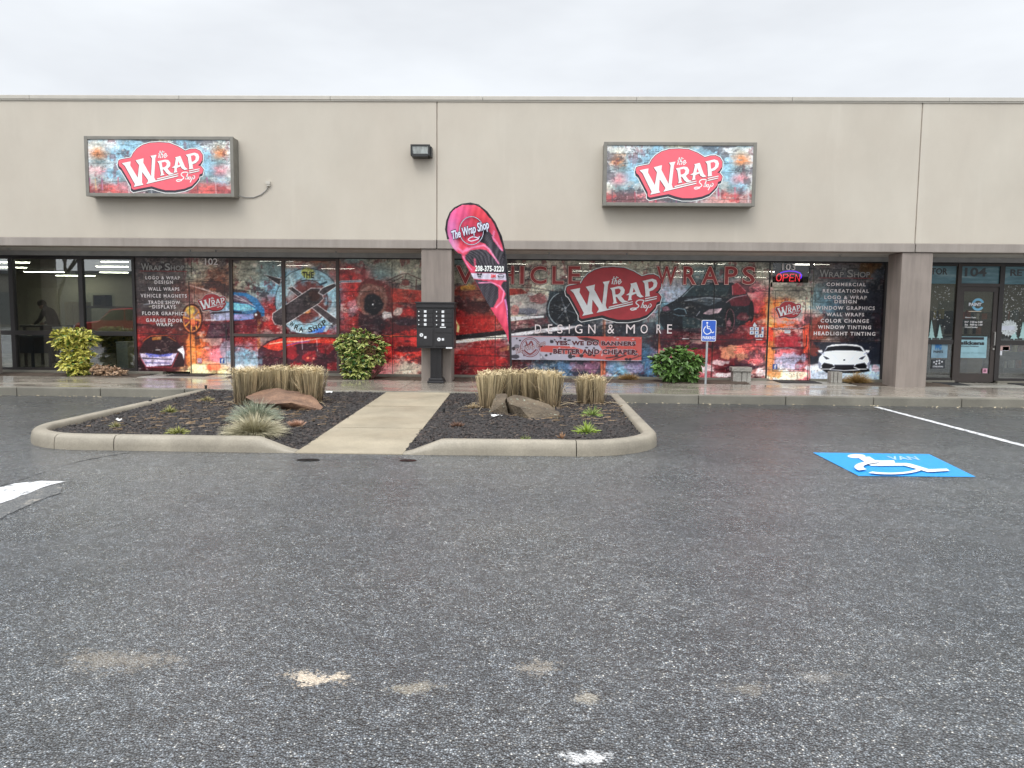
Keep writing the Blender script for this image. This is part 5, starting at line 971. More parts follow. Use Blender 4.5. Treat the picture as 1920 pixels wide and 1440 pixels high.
# ================================================================ BANNER
BX0, BX1, BZ0, BZ1 = BOX(957, 630.5, 1203, 675.5, 16.72)
BT = thing('vinyl_banner', 'white and coral vinyl banner reading yes we do banners, on the window', 'banner', ((BX0+BX1)/2, 16.72, BZ0))
bc = Canvas(950, 625, 1210, 682, 2.); bc.a[:] = (196, 192, 208)
bb = lambda x, y: (940+x/6.857, 620+y/6.857)
bc.poly([bb(500, 190), bb(900, 200), bb(1100, 260), bb(1300, 330), bb(1000, 320), bb(700, 285), bb(500, 270)], (214, 92, 84)); bc.poly([bb(960, 70), bb(1850, 80), bb(1850, 380), bb(1380, 380), bb(900, 330), bb(1100, 300), bb(1300, 250), bb(1250, 180), bb(1000, 110)], (216, 92, 84), 1, .12, 5)
bc.poly([bb(980, 90), bb(1100, 85), bb(1250, 120), bb(1260, 160), bb(1120, 150)], (44, 42, 48), .9, .2); 
for a, b in (((1350, 350), (1500, 330)), ((1440, 370), (1600, 315)), ((1640, 375), (1800, 320)), ((1350, 220), (1480, 215))): bc.line([bb(*a), bb(*b)], 2.4, (60, 48, 54), .9, .3)
bc.blob(bb(195, 205)[0], bb(195, 205)[1], 5, 4, (26, 22, 28)); bc.blob(970, 652, 14, 16, (206, 202, 214), .6, seed=3); bc.blob(bb(160, 330)[0], bb(160, 330)[1], 9, 4, (60, 56, 66), .9, rough=.8, seed=4); bc.blob(bb(240, 125)[0], bb(240, 125)[1], 2, 1.6, (30, 26, 30)); bc.poly([bb(490, 280), bb(560, 360), bb(600, 380), bb(500, 380)], (150, 146, 160))
rr = np.random.RandomState(5)
for i in range(46): x = 962+rr.rand()*238; y = 631+rr.rand()*44; bc.blob(x, y, 1+rr.rand()*2.6, .8+rr.rand()*2, (46, 40, 46) if i % 4 else (226, 222, 230), .85, .4, .8, i)
for x, y in ((650, 140), (820, 110), (880, 330), (630, 300), (1030, 330), (1300, 150)): bc.blob(*bb(x, y), 3.5, 3, (50, 46, 52), .9, .3, 1, x)
bc.line([(957, 631), (1203, 631)], 1, (216, 92, 84), .7); 
m = art_grid(bc, 0, 0, 0, 0, 16.72, rect=(BX0, BX1, BZ0, BZ1), step=.009); ob = m.build('banner_sheet', attrmat('banner_print', .45, spec=.4, mult=.8), BT); s_ = ob.modifiers.new('t', 'SOLIDIFY'); s_.thickness = .002; s_.offset = -1
m = MB(); cr_, cw_, cm_ = simple('banner_maroon', (.09, .015, .025), .5), simple('banner_white', (.58, .56, .60), .5), simple('emblem_maroon', (.22, .05, .055), .5)
for s, q in (('YES, WE DO BANNERS', (1041, 640, 1191, 648.3)), ('BETTER AND CHEAPER.', (1038, 655.3, 1195, 663.5))): text(s, q, 16.717, m, .10, mi=1, sp=1.12); text(s, q, 16.714, m, .06, mi=0, sp=1.12)
m.build('lettering', [cr_, cw_], BT)
fnb = lambda p: (W(p[0], p[1], 16.71)[0], W(p[0], p[1], 16.71)[2]); m = MB(); c_ = lambda r: [(994+r*math.cos(a), 651+r*math.sin(a)) for a in np.linspace(0, 6.28, 33)]
stroke(m, c_(18), 1.4, fnb, 16.717, 0); stroke(m, c_(15.2), 1.0, fnb, 16.717, 0); stroke(m, [(986, 640), (990, 648), (996, 640), (1000, 650)], 3, fnb, 16.717, 0); stroke(m, [(982, 656), (994, 664), (1006, 655)], 3, fnb, 16.717, 0)
text('The Wrap Shop', (966, 646, 1024, 657), 16.714, m, .07, .35, rot=.30, mi=0); text('The Wrap Shop', (966, 646, 1024, 657), 16.711, m, .0, .35, rot=.30, mi=1); m.build('round_emblem', [cm_, cw_], BT)
for x in (BX0+.03, BX1-.03):
    for z in (BZ0+.03, BZ1-.03): m = MB(); m.tube([(x, 16.715, z), (x, 16.76, z)], .010, 8); m.build('grommet', silver, BT)
# ================================================================ ACCESSIBLE PARKING SIGN
SY = 15.68; X0, X1, Z0, Z1 = BOX(1315, 600, 1342.5, 640, SY)
PS = thing('parking_sign', 'blue accessible parking sign with wheelchair symbol on a grey post', 'parking sign', ((X0+X1)/2, SY, .15))
def rrect(x0, x1, z0, z1, r, n=5):
    P = []
    for cx, cz, a0 in ((x1-r, z1-r, 0), (x0+r, z1-r, 90), (x0+r, z0+r, 180), (x1-r, z0+r, 270)):
        for i in range(n+1): a = R(a0+90*i/n); P.append((cx+r*math.cos(a), cz+r*math.sin(a)))
    return P
m = MB(); m.tube([(W(1323, 720, SY)[0], SY+.02, .1), (W(1326.5, 640, SY)[0], SY+.02, Z0+.3), ((X0+X1)/2, SY+.02, Z1-.03)], .024, 10); m.build('post', simple('galvanised', (.42, .44, .46), .4, .5, .1), PS)
sw = simple('sign_edge', (.72, .74, .78), .4, var=.02); sbm = simple('sign_blue', (.028, .10, .46), .35, var=.05)
m = MB(); m.prism(rrect(X0, X1, Z0, Z1, .03), SY-.012, SY-.008); sp0 = m.build('sign_panel', sw, PS)
m = MB(); m.prism(rrect(X0+.012, X1-.012, Z0+.012, Z1-.012, .022), SY-.0145, SY-.0125); m.build('blue_field', sbm, PS)
m = MB(); q7 = lambda x, y: (1220+x/6, 480+y/6); fns = lambda p: (W(p[0], p[1], SY-.016)[0], W(p[0], p[1], SY-.016)[2]); ys_ = SY-.016
stroke(m, [q7(636, 770), q7(640, 815), q7(668, 820), q7(690, 862), q7(712, 852)], 1.6, fns, ys_); stroke(m, [q7(640, 795), q7(668, 797)], 1.4, fns, ys_); stroke(m, [q7(620, 792), q7(600, 820), q7(598, 850), q7(625, 878), q7(660, 872), q7(680, 850)], 1.6, fns, ys_)
hc = q7(636, 752); m.add([(*[fns((hc[0]+1.8*math.cos(a), hc[1]+1.8*math.sin(a)))[0]], ys_, fns((hc[0]+1.8*math.cos(a), hc[1]+1.8*math.sin(a)))[1]) for a in np.linspace(0, 6.28, 14)[:-1]], [tuple(range(13))]); m.build('wheelchair_symbol', sw, PS)
m = MB(); text('PARKING', (1317.5, 630.5, 1340, 636.2), ys_, m, .03); m.build('lettering', sw, PS)
# ================================================================ BOULDERS
def rockmat(name, c1, c2, lichen=None):
    t = NT(name); a = t.ramp(t.noise(2.6, 7, (1, 1, 1.8), .68), [(.3, c1), (.68, c2)]); a = t.mix(a, t.ramp(t.noise(30, 5, (1, 1, 3)), [(.3, .72), (.7, 1.15)]), 1., 'MULTIPLY')
    if lichen: a = t.mix(a, lichen, t.ramp(t.noise(9, 5, rough=.7), [(.62, 0), (.64, 1)]))
    t.set('Base Color', a); t.set('Roughness', .62); t.bump(t.math('ADD', t.noise(8, 7, (1, 1, 2.5), .7), t.noise(40, 4)), .7, .03); return t.m
def boulder(name, verts, tris, mat, label, base, sub=7, amp=.04, seed=1, group=None):
    T = bmesh.new(); vv = [T.verts.new(v) for v in verts]; bmesh.ops.convex_hull(T, input=vv); 
    bmesh.ops.triangulate(T, faces=T.faces[:]); bmesh.ops.subdivide_edges(T, edges=T.edges[:], cuts=sub, use_grid_fill=True)
    from mathutils import noise
    for v in T.verts:
        n_ = noise.noise_vector(v.co*3.1+Vector((seed, 0, 0))); n2 = noise.noise_vector(v.co*9+Vector((0, seed, 0))); n3 = noise.noise_vector(v.co*22); v.co += n_*amp+n2*amp*.55+n3*amp*.25
    T.verts.index_update(); m = MB(); m.add([v.co[:] for v in T.verts], [[v.index for v in f.verts] for f in T.faces]); T.free()
    o = m.build(name, mat, tagd=(label, 'boulder', group), smooth=True); md = o.modifiers.new('e', 'EDGE_SPLIT'); md.split_angle = R(28); return o
redr = rockmat('rust_rock', (.10, .055, .038), (.33, .19, .115)); gryr = rockmat('grey_rock', (.04, .03, .02), (.18, .135, .085), (.36, .42, .33))
g = lambda px, py, z, Y: tuple(W(px, py, Y))
boulder('boulder', [g(460, 746, 0, 11.15), g(470, 741, 0, 11.35), g(487, 733, 0, 11.6), g(520, 727.5, 0, 11.8), g(560, 734.5, 0, 11.75), g(583, 741, 0, 11.6), g(478, 755, 0, 10.95), g(520, 757.5, 0, 10.85), g(548, 755.5, 0, 10.85), g(606, 763, 0, 11.1), g(602, 768, 0, 11.0),
    g(566, 772, 0, 10.98), g(590, 771, 0, 10.97), g(530, 771, 0, 11.1), (-3.95, 11.45, .1), (-3.2, 11.5, .08), (-3.6, 11.6, .08), (-3.9, 11.25, .12)], None, redr, 'rusty red flat-topped boulder in front of the left dry grass clump', None, seed=3, amp=.014)
boulder('boulder', [g(950, 747, 0, 11.0), g(966, 740, 0, 11.25), g(978, 742, 0, 11.25), g(1010, 752, 0, 11.1), g(1030, 760, 0, 10.95), g(1050, 774, 0, 10.6), g(1046, 779, 0, 10.45), g(1000, 766, 0, 10.5), g(975, 763, 0, 10.5), g(956, 756, 0, 10.65), (-.15, 10.55, .05), (.05, 10.4, .05), (.42, 10.45, .05), (.4, 10.9, .05), (-.3, 11.0, .05)], None, gryr, 'large grey lichen-spotted boulder in the right island bed', None, seed=8, amp=.018)
boulder('boulder', [g(925, 755, 0, 11.0), g(930, 742, 0, 11.2), g(948, 738.5, 0, 11.25), g(952, 744, 0, 11.1), g(948, 752, 0, 10.85), (-.62, 10.9, .05), (-.3, 10.8, .05), (-.3, 11.25, .05), (-.6, 11.2, .05)], None, gryr, 'small rounded grey rock beside the large lichen-spotted boulder', None, seed=12, amp=.02)
# ================================================================ PLANTS
plm = attrmat('plant', .55, spec=.35); lfm = attrmat('leaf', .35, spec=.5)
def blade(m, p, d, ln, wd, col, bend=.3, seg=3, col2=None):
    p = np.array(p, float); d = np.array(d, float); d /= np.linalg.norm(d); side = np.cross(d, (0, 0, 1.)); 
    if np.linalg.norm(side) < .05: a = rnd.uniform(0, 6.28); side = np.array((math.cos(a), math.sin(a), 0))
    side /= np.linalg.norm(side); a = rnd.uniform(-.9, .9); side = side*math.cos(a)+np.cross(d, side)*math.sin(a); out = np.array((d[0], d[1], 0)); vs = []; cs = []; q = p.copy(); dd = d.copy(); c2 = col if col2 is None else col2
    for i in range(seg+1):
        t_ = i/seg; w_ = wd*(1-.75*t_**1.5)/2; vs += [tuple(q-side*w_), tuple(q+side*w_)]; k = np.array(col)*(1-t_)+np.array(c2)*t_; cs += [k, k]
        dd = dd+(out*.6+np.array((0, 0, -1.)))*bend/seg; dd /= np.linalg.norm(dd); q = q+dd*ln/seg
    m.add(vs, [(2*i, 2*i+1, 2*i+3, 2*i+2) for i in range(seg)], 0, np.array(cs))
def hedge_grass(label, P, top, n, zb=.12, group='sheared dry grass clumps on the island', spread=.06, gap=None):
    """dry ornamental grass sheared flat: P = list of (x, y, r) clump centres"""
    m = MB()
    for _ in range(n//11):           # stems stand in bundles that lean together
        cx, cy, r = rnd.choice(P); a = rnd.uniform(0, 6.28); q = r*math.sqrt(rnd.random()); bx0, by0 = cx+q*.74*math.cos(a), cy+q*.74*math.sin(a)
        lean = (q/r)*.10+rnd.gauss(0, .05); lx, ly = math.cos(a)*lean+rnd.gauss(0, .05), math.sin(a)*lean+rnd.gauss(0, .05); sb = rnd.choice((1.15, 1.05, .95, .8, .6, .42)); hb = 1-.09*rnd.random()
        for _ in range(11):
            bx, by = bx0+rnd.gauss(0, .014), by0+rnd.gauss(0, .014); d = (lx+rnd.gauss(0, .025), ly+rnd.gauss(0, .025), 1.)
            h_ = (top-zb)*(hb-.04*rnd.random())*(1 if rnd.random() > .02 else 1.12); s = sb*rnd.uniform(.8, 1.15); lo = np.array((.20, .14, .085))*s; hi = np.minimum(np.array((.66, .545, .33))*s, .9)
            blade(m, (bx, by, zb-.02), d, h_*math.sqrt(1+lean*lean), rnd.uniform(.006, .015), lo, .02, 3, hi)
    for _ in range(int(n*.05)):          # stray bent stems
        cx, cy, r = rnd.choice(P); a = rnd.uniform(0, 6.28); x, y = cx+r*.8*math.cos(a), cy+r*.8*math.sin(a); s = rnd.uniform(.7, 1.1)
        blade(m, (x, y, zb+rnd.uniform(0, .25)), (math.cos(a)*.35+rnd.gauss(0, .25), math.sin(a)*.35+rnd.gauss(0, .25), 1), rnd.uniform(.15, .42), rnd.uniform(.005, .009), np.array((.5, .37, .22))*s, .35, 4, np.array((.82, .66, .42))*s)
    for _ in range(int(n*.26)):          # fringe of clipped tips at the flat top
        cx, cy, r = rnd.choice(P); a = rnd.uniform(0, 6.28); q = r*math.sqrt(rnd.random())*1.08; x, y = cx+q*math.cos(a), cy+q*math.sin(a); th = rnd.uniform(0, 6.28); s = rnd.uniform(.8, 1.2)
        blade(m, (x, y, top-rnd.uniform(.02, .09)), (math.cos(th)*.8, math.sin(th)*.8, rnd.uniform(-.1, .9)), rnd.uniform(.04, .11), .009, np.array((.62, .50, .30))*s, .2, 2)
    for _ in range(int(n*.02)):         # loose bent blades around the foot
        cx, cy, r = rnd.choice(P); a = rnd.uniform(0, 6.28); x, y = cx+r*.8*math.cos(a), cy+r*.8*math.sin(a)
        blade(m, (x, y, zb), (math.cos(a)*.9, math.sin(a)*.9, .8), rnd.uniform(.18, .42), .006, (.5, .38, .23), 1.2, 5, (.72, .58, .38))
    return m.build('ornamental_grass', plm, tagd=(label, 'ornamental grass', group))
zt1 = W(520, 686, 12.0)[2]; zt2 = W(970, 693, 11.9)[2]; zt3 = W(1105, 703, 12.2)[2]
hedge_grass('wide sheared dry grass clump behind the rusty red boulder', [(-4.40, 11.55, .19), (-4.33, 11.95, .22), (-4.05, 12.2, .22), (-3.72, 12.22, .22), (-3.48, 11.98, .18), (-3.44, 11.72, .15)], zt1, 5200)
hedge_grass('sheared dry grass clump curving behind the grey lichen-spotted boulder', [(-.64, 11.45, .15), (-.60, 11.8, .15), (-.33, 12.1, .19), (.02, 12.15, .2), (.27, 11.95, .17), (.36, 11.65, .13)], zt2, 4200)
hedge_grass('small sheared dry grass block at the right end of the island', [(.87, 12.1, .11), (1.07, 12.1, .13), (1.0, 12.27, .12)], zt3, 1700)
def tuft(name, x, y, z, r, h, n, c1, c2, label, cat, wd=.005, bend=.9, group=None, flat=False, spread=1.):
    m = MB()
    for _ in range(n):
        a = rnd.uniform(0, 6.28); q = rnd.random()**.5; bx, by = x+r*.35*q*math.cos(a), y+r*.35*q*math.sin(a); el = rnd.uniform(.1, 1.)
        d = (math.cos(a)*q*spread, math.sin(a)*q*spread, 1.15-.55*q*spread+rnd.gauss(0, .1)); s = rnd.uniform(.75, 1.2); blade(m, (bx, by, z), d, h*rnd.uniform(.65, 1.05), wd*rnd.uniform(.7, 1.3), np.array(c1)*s, bend*rnd.uniform(.6, 1.2), 4, np.array(c2)*s)
    return m.build(name, plm, tagd=(label, cat, group))
FG = 'blue-green fescue mounds by the island kerb'
tuft('fescue_clump', -3.62, 9.85, .1, .32, .32, 1500, (.07, .10, .06), (.42, .45, .33), 'smaller blue-green fescue mound, the farther one nearer the rusty red boulder', 'grass clump', .005, .75, FG)
tuft('fescue_clump', -3.22, 8.72, .09, .42, .30, 2400, (.09, .10, .05), (.56, .50, .34), 'larger grey-green fescue mound spilling over the front island kerb', 'grass clump', .005, .8, FG)
GT = 'fresh green shoots on the island'
for px, py, r, h, n, lab, c1, c2 in ((1100, 808, .17, .16, 240, 'brightest lime green tuft near the right end of the front kerb', (.10, .16, .02), (.42, .56, .08)), (1110, 778, .15, .16, 170, 'lime green tuft just in front of the small dry grass block', (.09, .14, .03), (.34, .46, .10)),
    (333, 808, .19, .11, 230, 'yellow-green tuft right behind the front left kerb', (.10, .12, .03), (.42, .42, .12)), (318, 772, .16, .11, 170, 'yellow-green tuft in the middle of the left bed', (.10, .12, .03), (.46, .44, .14)), (388, 752, .17, .10, 170, 'pale yellow tuft left of the wide dry grass clump', (.12, .12, .04), (.50, .42, .18)), (218, 797, .17, .08, 120, 'flattened green and straw tuft at the far left of the island', (.12, .13, .04), (.42, .38, .17)), (985, 820, .08, .07, 60, 'tiny green shoots at the front right kerb', (.1, .14, .03), (.4, .48, .12))):
    p = G(px, py, .11); tuft('grass_tuft', p[0], p[1], bz(p[0], p[1]), r, h, n, c1, c2, lab, 'grass tuft', .008, .7, GT, spread=1.3)
DG = 'dead cut-back perennials on the island'
for px, py, r, h, n, lab, c1, c2 in ((556, 795, .17, .10, 300, 'low pinkish-brown stubble in front of the rusty red boulder', (.2, .12, .08), (.60, .36, .25)), (858, 795, .14, .08, 170, 'small rust-brown dead stubble right of the concrete path', (.1, .06, .04), (.26, .14, .09)), (887, 765, .13, .10, 120, 'straw stubble at the left foot of the curved dry grass clump', (.2, .14, .08), (.5, .38, .22)), (1053, 817, .05, .09, 40, 'tiny orange-brown dead shoot near the front right kerb', (.2, .1, .05), (.5, .28, .14))):
    p = G(px, py, .12); tuft('dead_stubble', p[0], p[1], bz(p[0], p[1]), r, h, n, c1, c2, lab, 'dead plant', .006, .2, DG, spread=.9)
for px, py, r, h, n, lab in ((1612, 719, .30, .27, 1500, 'round golden dry grass mound beside the right column'), (1180, 713, .27, .20, 800, 'straw coloured dry grass mound below the right end of the banner')):
    p = G(px, py, .16); tuft('dry_grass_mound', p[0], p[1]+.12, .15, r, h, n, (.2, .13, .06), (.50, .34, .14), lab, 'grass clump', .006, .55, 'dry grass mounds along the storefront')
def shrub(label, X, Y, z0, blobs, n, ls, cin, cout, stemcol=(.09, .06, .04), droop=.2, var=.3, name='shrub', leafname='foliage', cat='shrub', extra=None, group='shrubs along the storefront', mixg=.1):
    T = thing(name, label, cat, (X, Y, z0), group); m = MB()
    for (bx, by, bz_, r) in blobs:
        for _ in range(2): m.tube([(X+rnd.uniform(-.04, .04), Y+rnd.uniform(-.04, .04), z0), (X+bx*.4+rnd.uniform(-.04, .04), Y+by*.4, z0+bz_*.5), (X+bx+rnd.uniform(-.5, .5)*r, Y+by, z0+bz_)], [.014, .009, .004], 6)
    m.build('stem', simple('twig_bark', stemcol, .8), T); m = MB(); tot = sum(b[3]**2 for b in blobs)
    for (bx, by, bz_, r) in blobs:
        for _ in range(int(n*r*r/tot/6)):
            v = Vector((rnd.gauss(0, 1), rnd.gauss(0, 1), rnd.gauss(0, .9))).normalized(); q = r*(rnd.uniform(.5, 1.08)); c0 = Vector((X+bx, Y+by, z0+bz_))+Vector((v.x*q, v.y*q, v.z*q*.85))
            if c0.z < z0+.04: continue
            ph = rnd.uniform(0, 6.28); whl_ = rnd.random()
            for k in range(6):           # whorl of leaves at a shoot tip
                a = ph+k*2.4; out = Vector((math.cos(a), math.sin(a), 0)); d = (out+v*.8+Vector((0, 0, rnd.uniform(-droop-.35, .7)))).normalized(); nrm = (Vector((0, 0, .7))+v*.7+out*-.4+Vector((rnd.uniform(-.6, .6), rnd.uniform(-.6, .6), rnd.uniform(-.2, .3)))).normalized(); sd = d.cross(nrm).normalized()
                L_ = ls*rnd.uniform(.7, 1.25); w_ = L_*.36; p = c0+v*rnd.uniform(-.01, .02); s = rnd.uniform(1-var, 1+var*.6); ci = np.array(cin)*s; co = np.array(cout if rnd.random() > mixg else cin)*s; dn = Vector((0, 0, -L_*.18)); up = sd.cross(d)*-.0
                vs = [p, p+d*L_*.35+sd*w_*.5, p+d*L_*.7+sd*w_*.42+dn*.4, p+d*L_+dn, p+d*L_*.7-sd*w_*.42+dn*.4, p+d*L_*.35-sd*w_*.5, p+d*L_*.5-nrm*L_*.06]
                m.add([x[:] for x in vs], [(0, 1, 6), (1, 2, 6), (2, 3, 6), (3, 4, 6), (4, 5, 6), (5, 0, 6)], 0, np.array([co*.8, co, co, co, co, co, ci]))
    m.build(leafname, lfm, T)
    if extra: extra(T)
    return T
p = G(150, 706, .15); cx_ = W(139, 660, 15.98)[0]
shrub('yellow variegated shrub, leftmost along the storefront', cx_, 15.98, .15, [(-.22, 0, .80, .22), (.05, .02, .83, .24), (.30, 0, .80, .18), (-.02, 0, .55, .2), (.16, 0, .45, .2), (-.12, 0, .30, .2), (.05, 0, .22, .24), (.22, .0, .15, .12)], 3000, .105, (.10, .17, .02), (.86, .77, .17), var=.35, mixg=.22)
cx_ = W(676, 670, 15.95)[0]
def reddish(T):
    m = MB()
    for _ in range(260):
        x, z = rnd.gauss(.2, .09), rnd.gauss(.66, .1); blade(m, (T.location.x+x, 15.78, .15+z), (rnd.uniform(-.5, .5), -.4, rnd.uniform(-1, .3)), .07, .022, np.array((.20, .10, .06))*rnd.uniform(.6, 1.6), .3, 2)
    m.build('dead_leaves', plm, T); m = MB()
    for _ in range(46): a = rnd.uniform(-.2, 1.3); m.tube([(T.location.x+.25, 15.85, .15), (T.location.x+.3+.15*math.sin(a), 15.85+rnd.uniform(-.1, .1), .33), (T.location.x+.36+.36*math.sin(a)*rnd.random(), 15.85+rnd.uniform(-.15, .15), .35+.2*rnd.random())], [.005, .003, .001], 4)
    m.build('bare_twigs', simple('twig_red', (.12, .05, .04), .7), T)
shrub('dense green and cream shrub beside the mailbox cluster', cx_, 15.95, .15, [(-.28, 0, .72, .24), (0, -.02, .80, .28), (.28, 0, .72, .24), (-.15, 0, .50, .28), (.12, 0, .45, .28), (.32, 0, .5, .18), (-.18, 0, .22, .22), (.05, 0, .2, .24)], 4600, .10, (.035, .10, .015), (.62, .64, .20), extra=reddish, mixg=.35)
cx_ = W(1270, 680, 15.98)[0]
shrub('plain dark green broad-leaved shrub left of the parking sign', cx_, 15.98, .15, [(-.34, 0, .40, .17), (-.12, 0, .54, .2), (.16, 0, .64, .14), (.38, 0, .45, .15), (.02, 0, .34, .25), (.27, 0, .2, .15), (-.14, 0, .2, .16)], 1900, .145, (.05, .10, .022), (.15, .27, .07), droop=.6, var=.5)
shrub('low straggly shrub of dried pink and cream leaves under the left window', W(205, 698, 15.98)[0], 15.98, .15, [(-.25, 0, .12, .13), (-.05, 0, .10, .13), (.15, 0, .08, .12), (.3, 0, .05, .09)], 1400, .06, (.25, .16, .08), (.62, .42, .28), group='shrubs along the storefront')
# ================================================================ STONE BENCHES
blkm = rockmat('cast_block', (.26, .245, .22), (.42, .40, .36))
def bench(label, xs_, slab, Y, ztop, zs_):
    T = thing('block_bench', label, 'stone bench', ((xs_[0][0]+xs_[-1][1])/2, Y+.1, .156), 'stacked block benches by door 103')
    for a, b in xs_: m = MB(); m.box(a+.003, b-.003, Y, Y+.2, .156, zs_, .012); m.build('block', blkm, T)
    if slab: m = MB(); m.box(slab[0], slab[1], Y-.03, Y+.24, zs_+.001, ztop, .014); m.build('slab', blkm, T)
Yb = 16.2; X_ = lambda px: W(px, 700, Yb)[0]
bench('block bench with a grey slab, left of door 103', [(X_(1374.5), X_(1391)), (X_(1391.4), X_(1401)), (X_(1401), X_(1409))], (X_(1372), X_(1409.5)), Yb, W(1390, 688.5, Yb)[2], W(1390, 697, Yb)[2])
bench('pair of upright blocks without a slab, right of door 103', [(X_(1558), X_(1563)), (X_(1563.5), X_(1571)), (X_(1571.5), X_(1580))], None, Yb, 0, W(1570, 697.5, Yb)[2])
# ================================================================ DOOR MATS
matm = simple('rubber_mat', (.022, .022, .024), .75, bump=.6)
for a, b, c_, d, lab in ((323, 402, 330, 415, 'black mat in front of door 102'), (1443, 1525, 1455, 1540, 'black mat in front of door 103'), (1742, 1795, 1752, 1805, 'black mat left of door 104'), (1884, 1990, 1886, 2010, 'black mat right of door 104')):
    z_ = .158; x0, x1 = W(a, 706, 16.6)[0], W(b, 706, 16.6)[0]
    m = MB(); m.box(x0+.1, x1, 16.08, 16.66, z_, z_+.012, .004); m.build('door_mat', matm, tagd=(lab, 'door mat', 'rubber mats at the shop doors'))
# small litter and irrigation bits on the island
for px, py, nm, lab, col, L_ in ((282, 757, 'sprinkler_nozzle', 'black irrigation nozzle left of the pale yellow tuft', (.02, .02, .02), .05), (386, 733, 'sprinkler_nozzle', 'black irrigation nozzle at the back corner of the left bed', (.02, .02, .02), .06), (832, 770, 'sprinkler_nozzle', 'black irrigation nozzle just right of the concrete path', (.02, .02, .02), .06)):
    p = G(px, py, .12); z_ = bz(p[0], p[1]); T = thing(nm, lab, 'sprinkler', (p[0], p[1], z_), 'irrigation nozzles'); m = MB(); m.tube([(p[0], p[1], z_-.02), (p[0], p[1], z_+L_)], .02, 10); m.build('body', simple('black_plastic', (.015, .015, .016), .4), T); m = MB(); m.tube([(p[0], p[1], z_+L_), (p[0], p[1], z_+L_+.02)], [.026, .022], 10); m.build('cap', simple('black_plastic', (.015, .015, .016), .4), T)
for px, py, lab, s in ((617, 738, 'crumpled white paper scrap near the back of the left bed', .06), (931, 778, 'small white plastic scrap in front of the small grey rock', .07), (222, 784, 'tiny pale blue scrap in the left bed', .035)):
    p = G(px, py, .13); z_ = bz(p[0], p[1])+.01; m = MB(); vs = [(p[0]+s*x+rnd.uniform(-.01, .01), p[1]+s*y, z_+rnd.uniform(0, .035)) for y in (-.7, -.2, .3, .8) for x in (-1, -.4, .3, 1)]; m.add(vs, [(j*4+i, j*4+i+1, j*4+i+5, j*4+i+4) for j in range(3) for i in range(3)]); o = m.build('paper_scrap', simple('paper', (.7, .7, .68), .7), tagd=(lab, 'litter', 'litter scraps on the mulch')); o.modifiers.new('s', 'SOLIDIFY').thickness = .002
m = MB()
for _ in range(120):
    side = rnd.random(); x = rnd.uniform(-9.5, 9); y = KY-.02-abs(rnd.gauss(0, .06)); 
    if -6 < x < 1.7: continue
    chip(m, x, y, .004, rnd.uniform(.006, .014), np.array((.5, .42, .28))*rnd.uniform(.6, 1.5), 2.)
m.build('gutter_debris', chipm, tagd=('pale leaf crumbs gathered along the kerb', None, None, 'stuff'))
# ================================================================ INTERIOR THINGS BEHIND THE GLASS
binm = simple('bin_white', (.84, .88, .90), .4, var=.04); Yb = 17.1
T = thing('waste_bin', 'tall white waste bin standing inside the left window', 'waste bin', (W(229, 690, Yb)[0], Yb+.12, .15)); X0, X1, Z0, Z1 = BOX(218, 643, 240, 692, Yb)
m = MB(); m.box(X0, X1, Yb, Yb+.25, .15, Z1, .02); m.build('body', binm, T); m = MB(); m.box(X0-.008, X1+.008, Yb-.008, Yb+.258, Z1, Z1+.03, .01); m.build('rim', binm, T)
wd1 = simple('dark_table', (.03, .035, .05), .5); wd2 = simple('door_cream', (.42, .40, .31), .6)
def table(label, px0, px1, Y, ztop, mat, cat='table', nm='work_table'):
    x0, x1 = W(px0, 640, Y)[0], W(px1, 640, Y)[0]; T = thing(nm, label, cat, ((x0+x1)/2, Y+.4, .15)); m = MB(); m.box(x0, x1, Y, Y+.8, ztop-.05, ztop, .006); m.build('top', mat, T)
    for x in (x0+.05, x1-.1):
        for y in (Y+.05, Y+.7): m = MB(); m.box(x, x+.05, y, y+.05, .15, ztop-.05); m.build('leg', mat, T)
    m = MB(); m.box(x0+.1, x1-.1, Y+.7, Y+.73, .5, ztop-.05); m.build('back_panel', mat, T)
table('dark worktable inside the left window where a person leans', 38, 118, 18.6, 1.18, wd1)
table('long dark table behind the middle of the left windows', 118, 222, 18.0, 1.02, simple('dark_teal_table', (.02, .03, .035), .5))
table('blue covered table at the far left window', -60, 62, 17.6, .95, simple('blue_cover', (.03, .06, .12), .6))
T = thing('storage_tub', 'white tub on the table beside the leaning person', 'tub', (W(107, 618, 18.1)[0], 18.15, 1.02)); X0, X1, Z0, Z1 = BOX(98, 610, 117, 619, 18.1); m = MB(); m.box(X0, X1, 18.1, 18.4, 1.02, 1.14, .01); m.build('body', binm, T); m = MB(); m.box(X0-.01, X1+.01, 18.09, 18.41, 1.14, 1.155, .004); m.build('lid', binm, T)
X0, X1, Z0, Z1 = BOX(68, 540, 94, 640, 27.4); m = MB(); m.box(X0-.3, X1+.3, 27.42, 27.49, .15, Z1, .01); dr_ = m.build('interior_door', wd2, B)
X0, X1, Z0, Z1 = BOX(122, 566, 155, 640, 24); T = thing('cupboard', 'tan cupboard standing at the back of the left shop', 'cupboard', ((X0+X1)/2, 24.3, .15))
m = MB(); m.box(X0, X1, 24, 24.5, .15, Z1, .01); m.build('carcass', simple('tan_wood', (.30, .26, .16), .6), T)
for k in (0, 1): m = MB(); w_ = (X1-X0)/2; m.box(X0+k*w_+.01, X0+(k+1)*w_-.01, 23.975, 23.998, .2, Z1-.05, .004); m.build('cupboard_door', simple('tan_wood2', (.33, .29, .19), .6), T)
X0, X1, Z0, Z1 = BOX(174, 553, 197, 574, 23.5); T = thing('wall_cabinet', 'brown open cabinet on the back shelf behind the left window', 'cabinet', ((X0+X1)/2, 23.7, Z0)); m = MB(); bw_ = simple('brown_wood', (.10, .065, .045), .6)
